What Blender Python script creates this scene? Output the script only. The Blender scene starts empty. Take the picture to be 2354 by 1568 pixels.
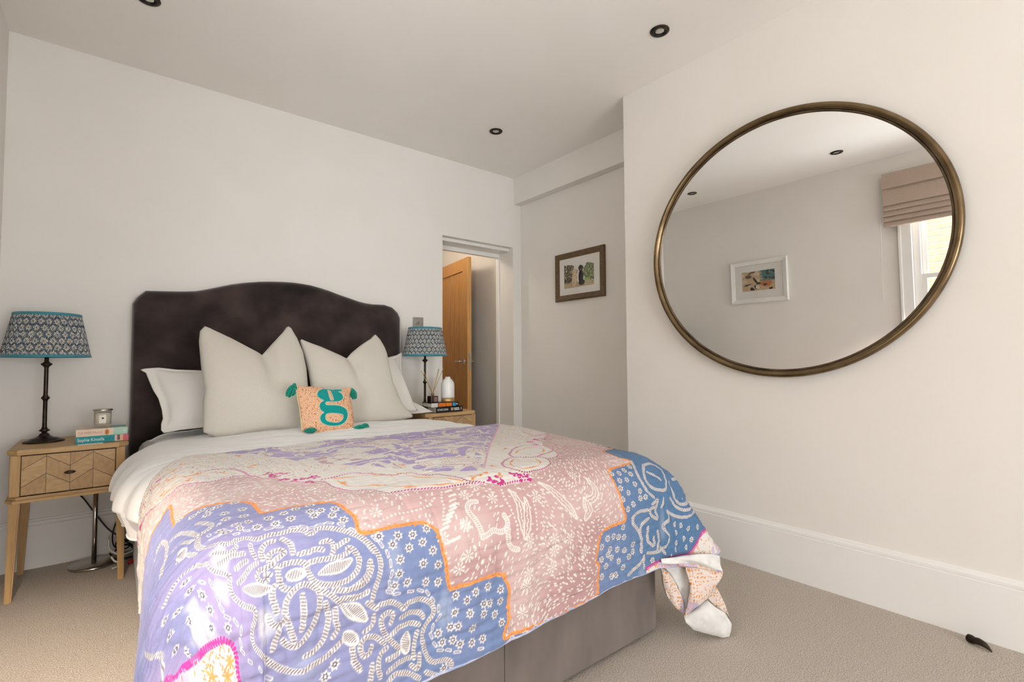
import bpy, bmesh, math, random
import numpy as np
from mathutils import Vector, Matrix

# ------------------------------------------------------------------ camera
scene = bpy.context.scene
COL = scene.collection
FPX, YAW, PITCH, ROLL = 1138.25, 0.6794, 0.0412, -0.0051
cam_d = bpy.data.cameras.new('camera')
cam_d.sensor_fit = 'HORIZONTAL'; cam_d.sensor_width = 36.0
cam_d.lens = FPX / 2354 * 36.0
cam_d.clip_start = 0.01
cam = bpy.data.objects.new('camera', cam_d); COL.objects.link(cam)
_fw = Vector((math.sin(YAW)*math.cos(PITCH), math.cos(YAW)*math.cos(PITCH), math.sin(PITCH)))
_rt = Vector((math.cos(YAW), -math.sin(YAW), 0)); _up = _rt.cross(_fw)
_c, _s = math.cos(ROLL), math.sin(ROLL)
_r2 = _c*_rt + _s*_up; _u2 = -_s*_rt + _c*_up
cam.matrix_world = Matrix(((_r2.x, _u2.x, -_fw.x, 0), (_r2.y, _u2.y, -_fw.y, 0), (_r2.z, _u2.z, -_fw.z, 0.9976), (0, 0, 0, 1)))
scene.camera = cam

# ------------------------------------------------------------------ light
world = bpy.data.worlds.new('world'); scene.world = world; world.use_nodes = True
_bg = world.node_tree.nodes['Background']
_bg.inputs['Color'].default_value = (0.93, 0.97, 1.0, 1); _bg.inputs['Strength'].default_value = 3.0
sun_d = bpy.data.lights.new('sun', 'SUN'); sun_d.energy = 3.5; sun_d.angle = 0.01; sun_d.color = (0.98, 0.985, 1.0)
sun = bpy.data.objects.new('sun', sun_d); COL.objects.link(sun)
sun.rotation_euler = Vector((-0.62, 0.06, -0.78)).to_track_quat('-Z', 'Y').to_euler()
def portal(name, loc, direction, sx, sy):
    d = bpy.data.lights.new(name, 'AREA'); d.shape = 'RECTANGLE'; d.size = sx; d.size_y = sy
    d.cycles.is_portal = True
    o = bpy.data.objects.new(name, d); COL.objects.link(o); o.location = loc
    o.rotation_euler = Vector(direction).to_track_quat('-Z', 'Y').to_euler()
WY0, WY1, WZ0, WZ1 = 0.05, 1.03, 0.50, 2.42          # window in the left wall
RX0, RX1, RZ0, RZ1 = -0.35, 1.65, 0.06, 1.75          # unseen window added in the rear wall for fill light
portal('portal_left', (-0.60, (WY0+WY1)/2, (WZ0+WZ1)/2), (1, 0, 0), WY1-WY0, WZ1-WZ0)
portal('portal_rear', ((RX0+RX1)/2, -3.40, (RZ0+RZ1)/2), (0, 1, 0), RX1-RX0, RZ1-RZ0)
vs = scene.view_settings
vs.view_transform = 'Standard'; vs.look = 'None'; vs.gamma = 1.0; vs.use_curve_mapping = False
vs.exposure = 2.06
try:
    scene.cycles.max_bounces = 6; scene.cycles.diffuse_bounces = 4; scene.cycles.glossy_bounces = 4
    scene.cycles.transparent_max_bounces = 8
    scene.cycles.use_adaptive_sampling = True; scene.cycles.adaptive_threshold = 0.04
    scene.cycles.use_denoising = True; scene.cycles.use_light_tree = False
    scene.cycles.caustics_reflective = False; scene.cycles.caustics_refractive = False
except Exception:
    pass

# ------------------------------------------------------------------ helpers
rng = np.random.RandomState(7)
def S(r, g, b):
    f = lambda c: (c/255/12.92) if c/255 <= 0.04045 else ((c/255+0.055)/1.055)**2.4
    return (f(r), f(g), f(b), 1.0)
def S3(r, g, b): return np.array(S(r, g, b)[:3])

def vnoise(x, y, z=0.0, seed=0):
    """vectorised value noise in -1..1"""
    x, y, z = np.broadcast_arrays(np.asarray(x, float), np.asarray(y, float), np.asarray(z, float))
    xi, yi, zi = np.floor(x).astype(np.int64), np.floor(y).astype(np.int64), np.floor(z).astype(np.int64)
    fx, fy, fz = x-xi, y-yi, z-zi
    fx = fx*fx*(3-2*fx); fy = fy*fy*(3-2*fy); fz = fz*fz*(3-2*fz)
    def hsh(a, b, c):
        n = (a*374761393 + b*668265263 + c*2147483647 + seed*1274126177) & 0xffffffff
        n = ((n ^ (n >> 13)) * 1274126177) & 0xffffffff
        n = n ^ (n >> 16)
        return (n & 0xffff)/32767.5 - 1.0
    r = 0
    for dx in (0, 1):
        for dy in (0, 1):
            for dz in (0, 1):
                w = (fx if dx else 1-fx)*(fy if dy else 1-fy)*(fz if dz else 1-fz)
                r = r + w*hsh(xi+dx, yi+dy, zi+dz)
    return r
def sst(e0, e1, x):
    t = np.clip((x-e0)/(e1-e0), 0, 1); return t*t*(3-2*t)

def mat(name, col, rough=0.6, metal=0.0, col2=None, nscale=6.0, stretch=(1, 1, 1), ramp=(0.35, 0.65), detail=4.0,
        bump=None, attr=None, sheen=0.0, spec=0.5, coat=0.0, trans=0.0, ior=1.45, bumpstretch=(1, 1, 1), coords='Object', alpha=None, bump2=None):
    m = bpy.data.materials.new(name); m.use_nodes = True
    nt = m.node_tree; b = nt.nodes['Principled BSDF']
    b.inputs['Base Color'].default_value = col; b.inputs['Roughness'].default_value = rough
    b.inputs['Metallic'].default_value = metal; b.inputs['Specular IOR Level'].default_value = spec
    b.inputs['Sheen Weight'].default_value = sheen; b.inputs['Coat Weight'].default_value = coat
    b.inputs['Transmission Weight'].default_value = trans; b.inputs['IOR'].default_value = ior
    tc = nt.nodes.new('ShaderNodeTexCoord')
    def mapped(st):
        mp = nt.nodes.new('ShaderNodeMapping'); mp.inputs['Scale'].default_value = st
        nt.links.new(tc.outputs[coords], mp.inputs['Vector']); return mp
    src = None
    if attr:
        a = nt.nodes.new('ShaderNodeVertexColor'); a.layer_name = attr; src = a.outputs['Color']
    if col2 is not None:
        n = nt.nodes.new('ShaderNodeTexNoise'); n.inputs['Scale'].default_value = nscale; n.inputs['Detail'].default_value = detail
        nt.links.new(mapped(stretch).outputs['Vector'], n.inputs['Vector'])
        r = nt.nodes.new('ShaderNodeValToRGB'); r.color_ramp.elements[0].position = ramp[0]; r.color_ramp.elements[1].position = ramp[1]
        r.color_ramp.elements[0].color = col; r.color_ramp.elements[1].color = col2
        nt.links.new(n.outputs['Fac'], r.inputs['Fac'])
        if src is not None:
            mx = nt.nodes.new('ShaderNodeMix'); mx.data_type = 'RGBA'; mx.blend_type = 'MULTIPLY'; mx.inputs['Factor'].default_value = 1.0
            nt.links.new(src, mx.inputs['A']); nt.links.new(r.outputs['Color'], mx.inputs['B']); src = mx.outputs['Result']
        else:
            src = r.outputs['Color']
    if src is not None: nt.links.new(src, b.inputs['Base Color'])
    last = None
    for bb, st in ((bump, bumpstretch), (bump2, (1, 1, 1))):
        if not bb: continue
        n = nt.nodes.new('ShaderNodeTexNoise'); n.inputs['Scale'].default_value = bb[0]; n.inputs['Detail'].default_value = 1.0
        nt.links.new(mapped(st).outputs['Vector'], n.inputs['Vector'])
        bp = nt.nodes.new('ShaderNodeBump'); bp.inputs['Strength'].default_value = bb[1]; bp.inputs['Distance'].default_value = bb[2]
        nt.links.new(n.outputs['Fac'], bp.inputs['Height'])
        if last: nt.links.new(last, bp.inputs['Normal'])
        last = bp.outputs['Normal']
    if last: nt.links.new(last, b.inputs['Normal'])
    return m

def pane_mat(name, tint=(1, 1, 1, 1), refl=0.06):
    m = bpy.data.materials.new(name); m.use_nodes = True; nt = m.node_tree
    nt.nodes.remove(nt.nodes['Principled BSDF'])
    t = nt.nodes.new('ShaderNodeBsdfTransparent'); t.inputs['Color'].default_value = tint
    g = nt.nodes.new('ShaderNodeBsdfGlossy'); g.inputs['Roughness'].default_value = 0.02
    f = nt.nodes.new('ShaderNodeLayerWeight'); f.inputs['Blend'].default_value = 0.5
    mx = nt.nodes.new('ShaderNodeMixShader')
    pw_ = nt.nodes.new('ShaderNodeMath'); pw_.operation = 'POWER'; pw_.inputs[1].default_value = 5.0
    mu = nt.nodes.new('ShaderNodeMath'); mu.operation = 'MULTIPLY_ADD'; mu.inputs[1].default_value = 0.6; mu.inputs[2].default_value = refl*0.5
    nt.links.new(f.outputs['Facing'], pw_.inputs[0]); nt.links.new(pw_.outputs[0], mu.inputs[0]); nt.links.new(mu.outputs[0], mx.inputs['Fac'])
    nt.links.new(t.outputs[0], mx.inputs[1]); nt.links.new(g.outputs[0], mx.inputs[2])
    nt.links.new(mx.outputs[0], nt.nodes['Material Output'].inputs['Surface'])
    return m

def tag(o, label=None, cat=None, group=None, kind=None):
    if label: o['label'] = label
    if cat: o['category'] = cat
    if group: o['group'] = group
    if kind: o['kind'] = kind
    return o
def thing(name, loc, label, cat, group=None):
    o = bpy.data.objects.new(name, None); COL.objects.link(o); o.location = loc; o.empty_display_size = 0.05
    return tag(o, label, cat, group)
def world_loc(o):
    v = Vector(o.location)
    while o.parent is not None:
        o = o.parent; v = v + Vector(o.location)
    return v
def obj(name, verts, faces, m, parent=None, smooth=False, origin=None, cols=None, label=None):
    """verts in world coordinates; the object's origin is the parent's, or `origin`"""
    verts = np.asarray(verts, float).reshape(-1, 3)
    off = np.array(world_loc(parent)) if parent is not None else (np.array(origin) if origin is not None else np.zeros(3))
    me = bpy.data.meshes.new(name)
    if isinstance(faces, np.ndarray):
        nv, nf, k = len(verts), len(faces), faces.shape[1]
        me.vertices.add(nv); me.vertices.foreach_set('co', (verts-off).astype(np.float32).ravel())
        me.loops.add(nf*k); me.loops.foreach_set('vertex_index', faces.astype(np.int32).ravel())
        me.polygons.add(nf); me.polygons.foreach_set('loop_start', np.arange(0, nf*k, k, dtype=np.int32))
        me.update(calc_edges=True); me.validate()
    else:
        me.from_pydata([tuple(v) for v in (verts-off)], [], faces); me.update()
    if smooth: me.polygons.foreach_set('use_smooth', [True]*len(me.polygons))
    if cols is not None:
        at = me.color_attributes.new('paint', 'FLOAT_COLOR', 'POINT')
        c4 = np.ones((len(verts), 4), np.float32); c4[:, :3] = np.asarray(cols).reshape(-1, 3)
        at.data.foreach_set('color', c4.ravel())
    if m: me.materials.append(m)
    o = bpy.data.objects.new(name, me); COL.objects.link(o)
    if parent is not None: o.parent = parent
    else: o.location = tuple(off)
    if label: o['label'] = label
    return o
def bmobj(name, bm, m, parent=None, smooth=False, origin=None, label=None):
    bmesh.ops.recalc_face_normals(bm, faces=bm.faces)
    vs_ = [v.co[:] for v in bm.verts]; bm.verts.index_update()
    fs_ = [[v.index for v in f.verts] for f in bm.faces]
    bm.free()
    return obj(name, vs_, fs_, m, parent, smooth, origin, label=label)
def addbox(bm, lo, hi, bev=0.0, seg=2):
    lo, hi = Vector(lo), Vector(hi)
    r = bmesh.ops.create_cube(bm, size=1.0)
    for v in r['verts']:
        v.co = Vector(((lo.x+hi.x)/2 + v.co.x*(hi.x-lo.x), (lo.y+hi.y)/2 + v.co.y*(hi.y-lo.y), (lo.z+hi.z)/2 + v.co.z*(hi.z-lo.z)))
    if bev > 0:
        es = list({e for v in r['verts'] for e in v.link_edges})
        bmesh.ops.bevel(bm, geom=es, offset=bev, segments=seg, affect='EDGES', profile=0.5)
def box(name, lo, hi, m, parent=None, bev=0.0, seg=2, origin=None, label=None):
    bm = bmesh.new(); addbox(bm, lo, hi, bev, seg)
    return bmobj(name, bm, m, parent, origin=origin, label=label)
def boxes(name, lst, m, parent=None, bev=0.0):
    bm = bmesh.new()
    for lo, hi in lst: addbox(bm, lo, hi, bev)
    return bmobj(name, bm, m, parent)
def lathe(name, prof, m, parent=None, c=(0, 0, 0), segs=40, smooth=True, closed=False, origin=None, label=None, tilt=None):
    prof = list(prof); n = len(prof); V = []; F = []
    for i in range(segs):
        a = 2*math.pi*i/segs
        for r, z in prof: V.append(((r*math.cos(a)), (r*math.sin(a)), z))
    V = np.array(V)
    if tilt is not None: V = V @ np.array(tilt).T
    V = V + np.array(c)
    for i in range(segs):
        j = (i+1) % segs
        for k in range(n-1): F.append((i*n+k, j*n+k, j*n+k+1, i*n+k+1))
        if closed: F.append((i*n+n-1, j*n+n-1, j*n, i*n))
    if not closed:
        if prof[0][0] > 1e-6: F.append([i*n for i in range(segs)][::-1])
        if prof[-1][0] > 1e-6: F.append([i*n+n-1 for i in range(segs)])
    o = obj(name, V, F, m, parent, smooth, origin, label=label)
    return o
def smooth_path(pts, n=8):
    P = [np.array(p, float) for p in pts]; out = []
    P = [2*P[0]-P[1]] + P + [2*P[-1]-P[-2]]
    for i in range(1, len(P)-2):
        for k in range(n):
            t = k/n
            out.append(0.5*((2*P[i]) + (-P[i-1]+P[i+1])*t + (2*P[i-1]-5*P[i]+4*P[i+1]-P[i+2])*t*t + (-P[i-1]+3*P[i]-3*P[i+1]+P[i+2])*t**3))
    out.append(P[-2]); return np.array(out)
def tube_geo(path, rad, segs=8, cap=True):
    path = np.asarray(path, float); n = len(path)
    rad = np.broadcast_to(np.asarray(rad, float), (n,))
    T = np.gradient(path, axis=0); T /= np.linalg.norm(T, axis=1, keepdims=True)+1e-12
    u = np.cross(T[0], [0, 0, 1.0]);
    if np.linalg.norm(u) < 1e-3: u = np.cross(T[0], [1.0, 0, 0])
    u /= np.linalg.norm(u); V = []
    for i in range(n):
        u = u - T[i]*(u@T[i]); u /= np.linalg.norm(u); w = np.cross(T[i], u)
        for k in range(segs):
            a = 2*math.pi*k/segs; V.append(path[i] + rad[i]*(math.cos(a)*u + math.sin(a)*w))
    F = []
    for i in range(n-1):
        for k in range(segs):
            k2 = (k+1) % segs; F.append((i*segs+k, i*segs+k2, (i+1)*segs+k2, (i+1)*segs+k))
    if cap: F.append(list(range(segs))[::-1]); F.append([(n-1)*segs+k for k in range(segs)])
    return V, F
def tube(name, pts, rad, m, parent=None, segs=8, n=8, origin=None, smooth=True, raw=False):
    path = np.array(pts) if raw else smooth_path(pts, n)
    if not np.isscalar(rad): rad = np.interp(np.linspace(0, 1, len(path)), np.linspace(0, 1, len(rad)), rad)
    V, F = tube_geo(path, rad, segs)
    return obj(name, V, F, m, parent, smooth, origin)
def grid_faces(nr, nc, wrap=False):
    i = np.arange(nr-1)[:, None]; j = np.arange(nc if wrap else nc-1)[None, :]
    j2 = (j+1) % nc
    return np.stack([i*nc+j, i*nc+j2, (i+1)*nc+j2, (i+1)*nc+j], -1).reshape(-1, 4)
def copy_tree(o, parent=None, shift=(0, 0, 0)):
    c = o.copy(); COL.objects.link(c)
    if parent is not None: c.parent = parent
    else: c.location = Vector(o.location) + Vector(shift)
    for ch in list(o.children): copy_tree(ch, c)
    return c
def struct(o): o['kind'] = 'structure'; return o
def extrude_profile(name, prof, p0, p1, out, m):
    """prof: (out distance, z); swept from p0 to p1 (xy); out: outward unit xy"""
    V = []
    for p in (p0, p1):
        for d, z in prof: V.append((p[0]+out[0]*d, p[1]+out[1]*d, z))
    n = len(prof); F = [(k, (k+1) % n, n+(k+1) % n, n+k) for k in range(n)]
    F += [list(range(n)), list(range(n, 2*n))]
    bm = bmesh.new(); vv = [bm.verts.new(v) for v in V]
    for f in F: bm.faces.new([vv[i] for i in f])
    return bmobj(name, bm, m)
def lettering(name, text, size, origin_, xdir, ydir, m, parent, depth=0.0003, align='LEFT', width=None):
    cu = bpy.data.curves.new('font', 'FONT'); cu.body = text; cu.size = size; cu.align_x = align; cu.align_y = 'CENTER'; cu.extrude = depth
    to = bpy.data.objects.new('font', cu); COL.objects.link(to)
    dg = bpy.context.evaluated_depsgraph_get(); dg.update()
    me = bpy.data.meshes.new_from_object(to.evaluated_get(dg))
    V = np.zeros(len(me.vertices)*3); me.vertices.foreach_get('co', V); V = V.reshape(-1, 3)
    F = [list(p.vertices) for p in me.polygons]
    bpy.data.objects.remove(to); bpy.data.curves.remove(cu); bpy.data.meshes.remove(me)
    if width: V[:, 0] *= width/max(1e-6, V[:, 0].max()-min(0, V[:, 0].min()))
    xd, yd = np.array(xdir, float), np.array(ydir, float); nd = np.cross(xd, yd)
    W = np.array(origin_) + V[:, :1]*xd + V[:, 1:2]*yd + V[:, 2:3]*nd
    return obj(name, W, F, m, parent)

# ------------------------------------------------------------------ materials
WALLC = S(238, 233, 227)
m_wall = mat('wall_paint', WALLC, 0.85, col2=S(236, 231, 224), nscale=3, detail=1.0, spec=0.25)
m_ceil = mat('ceiling_paint', S(248, 243, 237), 0.9, col2=S(246, 241, 234), nscale=2, detail=1.0, spec=0.2)
m_trim = mat('trim_gloss_white', S(242, 239, 235), 0.42, col2=S(240, 237, 232), nscale=4, detail=1.0)
m_carpet = mat('carpet_pile', S(220, 209, 197), 0.95, col2=S(184, 171, 157), nscale=230, ramp=(0.36, 0.64), detail=1.0, bump=(300, 1.0, 0.006), spec=0.1)
m_oak = mat('golden_oak', S(182, 130, 64), 0.45, col2=S(156, 104, 44), nscale=9, stretch=(9, 9, 0.7), ramp=(0.3, 0.72), bump=(40, 0.08, 0.002), bumpstretch=(6, 6, 0.4))
m_oakedge = mat('golden_oak_edge', S(214, 165, 100), 0.5, col2=S(196, 142, 76), nscale=8, stretch=(9, 9, 0.6), ramp=(0.3, 0.7))
m_pale = mat('pale_oak', S(206, 171, 122), 0.5, col2=S(183, 146, 98), nscale=7, stretch=(1.2, 8, 14), ramp=(0.28, 0.74), bump=(60, 0.06, 0.002), bumpstretch=(1, 6, 10))
m_palev = mat('pale_oak_upright', S(200, 163, 112), 0.5, col2=S(178, 140, 92), nscale=7, stretch=(12, 12, 1.0), ramp=(0.28, 0.74), bump=(60, 0.06, 0.002), bumpstretch=(8, 8, 1))
m_veneer = mat('veneer_oak_a', S(197, 164, 121), 0.5, col2=S(180, 146, 102), nscale=9, stretch=(4, 9, 11), ramp=(0.3, 0.72))
m_veneer2 = mat('veneer_oak_b', S(188, 154, 111), 0.5, col2=S(171, 137, 95), nscale=9, stretch=(11, 9, 4), ramp=(0.3, 0.72))
m_dark = mat('dark_gap', S(40, 30, 22), 0.8, col2=S(34, 26, 20))
m_bronze = mat('dark_bronze', S(72, 62, 54), 0.38, 0.85, col2=S(48, 40, 34), nscale=30)
m_steel = mat('brushed_steel', S(190, 184, 176), 0.28, 1.0, col2=S(165, 160, 152), nscale=60)
m_chrome = mat('chrome', S(205, 203, 200), 0.16, 1.0, col2=S(196, 194, 190), nscale=20)
m_plate = mat('satin_nickel_plate', S(168, 160, 150), 0.4, 0.9, col2=S(156, 148, 138), nscale=80)
m_black = mat('black_rubber', S(26, 23, 22), 0.5, col2=S(20, 18, 17))
m_whitecable = mat('white_cable', S(222, 218, 212), 0.4, col2=S(214, 210, 204))
m_red = mat('red_plug', S(172, 40, 34), 0.4, col2=S(160, 34, 30))
m_velvet = mat('brown_velvet', S(70, 57, 53), 0.8, col2=S(30, 22, 20), nscale=4.5, ramp=(0.36, 0.64), detail=9, sheen=0.45, bump=(700, 0.25, 0.002), spec=0.2)  # paler patches paint the pile's uneven sheen into the colour
m_divan = mat('grey_velvet', S(122, 111, 104), 0.85, col2=S(98, 88, 82), nscale=5, stretch=(2.2, 2.2, 0.8), ramp=(0.3, 0.75), detail=6, sheen=0.4, bump=(600, 0.25, 0.002), spec=0.2)
m_mattress = mat('mattress_ticking', S(225, 222, 216), 0.8, col2=S(215, 212, 206))
m_duvet = mat('white_cotton', S(249, 248, 246), 0.85, col2=S(246, 244, 242), nscale=5, bump=(55, 0.16, 0.004), bumpstretch=(1, 1, 1), sheen=0.1, spec=0.2, bump2=(600, 0.08, 0.001))
m_pillow = mat('ivory_cotton', S(240, 235, 228), 0.85, col2=S(235, 229, 221), nscale=5, bump=(45, 0.16, 0.004), sheen=0.1, spec=0.2)
m_linen = mat('cream_linen', S(212, 205, 193), 0.9, col2=S(203, 195, 182), nscale=320, ramp=(0.3, 0.7), bump=(800, 0.35, 0.002), sheen=0.15, spec=0.15)
m_quilt = mat('printed_quilt', (1, 1, 1, 1), 0.85, col2=S(238, 236, 236), nscale=900, ramp=(0.3, 0.75), attr='paint', bump=(85, 0.30, 0.005), bumpstretch=(0.35, 1.2, 1.2), sheen=0.1, spec=0.15, bump2=(900, 0.25, 0.001))
m_qback = mat('quilt_backing', S(224, 221, 217), 0.85, col2=S(214, 211, 207), nscale=40, bump=(60, 0.35, 0.005), spec=0.15)
m_paint = mat('printed_cloth', (1, 1, 1, 1), 0.85, col2=S(240, 238, 236), nscale=600, attr='paint', bump=(500, 0.3, 0.001), spec=0.15)
m_print = mat('photo_print', (1, 1, 1, 1), 0.45, col2=S(250, 250, 250), nscale=400, attr='paint', spec=0.3)
m_felt = mat('teal_felt', S(16, 152, 146), 0.9, col2=S(10, 138, 132), nscale=300, bump=(700, 0.4, 0.001), sheen=0.2, spec=0.1)
m_tassel = mat('teal_yarn', S(22, 150, 128), 0.85, col2=S(14, 122, 104), nscale=120, sheen=0.2, spec=0.1)
m_stitch = mat('pale_stitch', S(214, 226, 214), 0.8, col2=S(205, 217, 205))
m_teal = mat('teal_trim', S(62, 140, 156), 0.7, col2=S(54, 128, 144), nscale=200, sheen=0.2)
m_lining = mat('shade_lining', S(236, 228, 210), 0.8, col2=S(230, 221, 203))
m_mirror = mat('silvered_glass', (0.93, 0.93, 0.92, 1), 0.0, 1.0, spec=0.5)
m_brass = mat('aged_brass', S(140, 120, 90), 0.27, 0.95, col2=S(92, 75, 54), nscale=9, stretch=(1, 1, 1), ramp=(0.3, 0.75), detail=8)
m_bezel = mat('mirror_inner_lip', S(120, 104, 84), 0.35, 0.9, col2=S(84, 70, 54), nscale=10)
m_framew = mat('brown_wood_frame', S(116, 92, 66), 0.55, col2=S(88, 66, 44), nscale=10, stretch=(10, 2, 10), ramp=(0.3, 0.75))
m_mount = mat('mount_board', S(238, 234, 228), 0.8, col2=S(233, 229, 222))
m_whitef = mat('white_painted_frame', S(240, 238, 233), 0.45, col2=S(235, 232, 227))
m_pane = pane_mat('clear_pane', refl=0.05)
m_glassjar = pane_mat('jar_glass', (0.99, 0.99, 0.985, 1), 0.06)
m_wax = mat('candle_wax', S(236, 226, 206), 0.5, col2=S(230, 219, 198), spec=0.4)
m_cream = mat('cream_label', S(238, 232, 220), 0.6, col2=S(232, 226, 214))
m_paper = mat('page_block', S(228, 220, 202), 0.8, col2=S(208, 198, 178), nscale=3, stretch=(2, 2, 300), ramp=(0.4, 0.6))
m_card = mat('white_card', S(242, 240, 236), 0.6, col2=S(236, 234, 230))
m_blind = mat('blush_linen_blind', S(192, 173, 158), 0.85, col2=S(178, 158, 143), nscale=260, bump=(500, 0.3, 0.001), spec=0.15)
m_milk = mat('milk_glass', S(240, 238, 232), 0.22, col2=S(236, 233, 227), spec=0.5)
m_gold = mat('gold_band', S(212, 176, 120), 0.35, 0.6, col2=S(200, 162, 104))
m_amber = mat('dark_glass', S(46, 26, 22), 0.12, col2=S(36, 20, 18), spec=0.6, coat=0.4)
m_reed = mat('rattan_reed', S(196, 164, 112), 0.7, col2=S(170, 136, 88), nscale=60)
m_brick = mat('stock_brick', S(132, 104, 80), 0.9, col2=S(100, 76, 56), nscale=6, ramp=(0.3, 0.7), detail=6, bump=(60, 0.5, 0.01), coords='Generated')
m_mortar = mat('pale_mortar', S(188, 182, 172), 0.95, col2=S(172, 165, 154), nscale=30, bump=(80, 0.4, 0.005))
m_lobby = mat('lobby_paint', S(214, 208, 199), 0.85, col2=S(210, 203, 193), nscale=3)
def flat(name, r, g, b, rough=0.55): return mat(name, S(r, g, b), rough, col2=S(max(0, r-6), max(0, g-6), max(0, b-6)), nscale=30)
m_ctext = flat('lettering_cream', 236, 240, 236); m_otext = flat('lettering_orange', 226, 132, 52); m_ktext = flat('lettering_black', 30, 26, 26)

# ------------------------------------------------------------------ room shell
XL, XR, XA, YB, YR, ZC, YCH = -0.43, 2.441, 2.854, 3.40, -3.20, 2.638, 1.909
DX0, DX1, DZ = 2.037, 2.763, 2.011
JY = 3.64
struct(box('floor', (-0.62, -3.45, -0.10), (3.0, 4.80, 0.0), m_carpet))
struct(box('ceiling', (-0.57, -3.40, ZC), (3.0, JY, ZC+0.1), m_ceil))
struct(boxes('wall_back', [((-0.57, YB, 0), (DX0, JY, ZC)), ((DX1, YB, 0), (3.0, JY, ZC)), ((DX0, YB, DZ), (DX1, JY, ZC))], m_wall))
struct(boxes('wall_left', [((-0.57, YR-0.15, 0), (XL, WY0, ZC)), ((-0.57, WY1, 0), (XL, YB, ZC)), ((-0.57, WY0, 0), (XL, WY1, WZ0)), ((-0.57, WY0, WZ1), (XL, WY1, ZC))], m_wall))
struct(box('wall_right', (XR, YR, 0), (3.0, YCH, ZC), m_wall))
struct(box('wall_alcove', (XA, YCH, 0), (3.0, YB, ZC), m_wall))
struct(boxes('wall_rear', [((XL, YR-0.15, 0), (RX0, YR, ZC)), ((RX1, YR-0.15, 0), (3.0, YR, ZC)), ((RX0, YR-0.15, 0), (RX1, YR, RZ0)), ((RX0, YR-0.15, RZ1), (RX1, YR, ZC))], m_wall))
struct(box('trim_1', (2.776, YCH, 2.402), (XA, YB, ZC), m_wall))                     # boxed beam over the alcove
# door opening lining: stepped head and jamb
struct(boxes('trim_2', [((DX0, 3.455, 1.985), (DX1, JY, DZ)), ((DX0, 3.60, 1.95), (DX1, JY, 1.985)), ((DX1-0.012, 3.60, 0), (DX1, JY, 1.95))], m_trim, bev=0.002))
PROF = [(0, 0), (.018, 0), (.018, .205), (.0125, .208), (.0155, .213), (.0150, .222), (.0115, .226), (.0075, .227), (.0060, .234), (0, .236)]
struct(extrude_profile('baseboard_back', PROF, (XL, YB), (DX0-0.0, YB), (0, -1), m_trim))
struct(extrude_profile('baseboard_left', PROF, (XL, YR), (XL, YB), (1, 0), m_trim))
struct(extrude_profile('baseboard_right', PROF, (XR, YR), (XR, YCH), (-1, 0), m_trim))
struct(extrude_profile('baseboard_alcove', PROF, (XA, YCH), (XA, YB), (-1, 0), m_trim))
# lobby beyond the opening
struct(box('wall_lobby_right', (2.80, JY, 0), (3.0, 4.80, 2.4), m_lobby))
struct(box('wall_lobby_left', (1.55, JY, 0), (1.65, 4.80, 2.4), m_lobby))
struct(box('wall_lobby_far', (1.55, 4.66, 0), (3.0, 4.80, 2.4), m_lobby))
struct(box('ceiling_lobby', (1.55, JY, 2.4), (3.0, 4.80, 2.5), m_lobby))

lf = thing('ceiling_light', (2.15, 4.1, 2.4), 'flush opal ceiling light in the lobby beyond the doorway', 'light')
lathe('rim', [(0.0, 0.0), (0.13, 0.0), (0.13, -0.025), (0.12, -0.03), (0.0, -0.03)][::-1], m_trim, lf, (2.15, 4.1, 2.4), 32)
lathe('diffuser', [(0.115, -0.03), (0.10, -0.055), (0.06, -0.075), (0.0, -0.082)][::-1], m_milk, lf, (2.15, 4.1, 2.4), 32)
ld = bpy.data.lights.new('lobby_bulb', 'POINT'); ld.energy = 2.4; ld.color = (1.0, 0.90, 0.78); ld.shadow_soft_size = 0.08
lo_ = bpy.data.objects.new('lobby_bulb', ld); COL.objects.link(lo_); lo_.location = (2.15, 4.1, 2.22)
# oak door standing open in the lobby
dh, dl = 1.985, 0.76
droot = struct(thing('door_1', (2.735, 4.60, 0), 'golden oak boarded door standing open beyond the bedroom doorway', 'door'))
dang = math.atan2(-0.145, 0.745)
droot.rotation_euler = (0, 0, 0)
ux, uy = np.array([-0.115, -0.745])/math.hypot(0.115, 0.745), None
uy = np.array([-ux[1], ux[0]])            # thickness direction
if uy[0] > 0: uy = -uy                     # points to the visible (-x) side
def dloc(a, t, z): return np.array([2.735, 4.60, 0]) + np.array([ux[0]*a+uy[0]*t, ux[1]*a+uy[1]*t, z])
def dbox(name, a0, a1, t0, t1, z0, z1, m, parent, bev=0.002):
    bm = bmesh.new(); addbox(bm, (a0, t0, z0), (a1, t1, z1), bev, 2)
    for v in bm.verts: v.co = Vector(dloc(v.co.x, v.co.y, v.co.z))
    return bmobj(name, bm, m, parent)
dbox('stile', 0, 0.11, 0, 0.04, 0.005, dh, m_oak, droot)
dbox('stile', dl-0.11, dl-0.006, 0, 0.04, 0.005, dh, m_oak, droot)
dbox('lock_edge', dl-0.006, dl, 0, 0.04, 0.005, dh, m_oakedge, droot, 0.001)
dbox('rail', 0.11, dl-0.11, 0, 0.04, 0.005, 0.22, m_oak, droot); dbox('rail', 0.11, dl-0.11, 0, 0.04, dh-0.12, dh, m_oak, droot)
npl = 5
for i in range(npl):
    w = (dl-0.22)/npl
    dbox('plank', 0.11+i*w+0.002, 0.11+(i+1)*w-0.002, 0.008, 0.030, 0.22, dh-0.12, m_oak, droot, 0.003)
dbox('panel_backing', 0.11, dl-0.11, 0.012, 0.020, 0.22, dh-0.12, m_dark, droot, 0)
dbox('latch_plate', dl-0.0005, dl+0.001, 0.009, 0.031, 0.92, 1.08, m_steel, droot, 0)
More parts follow.
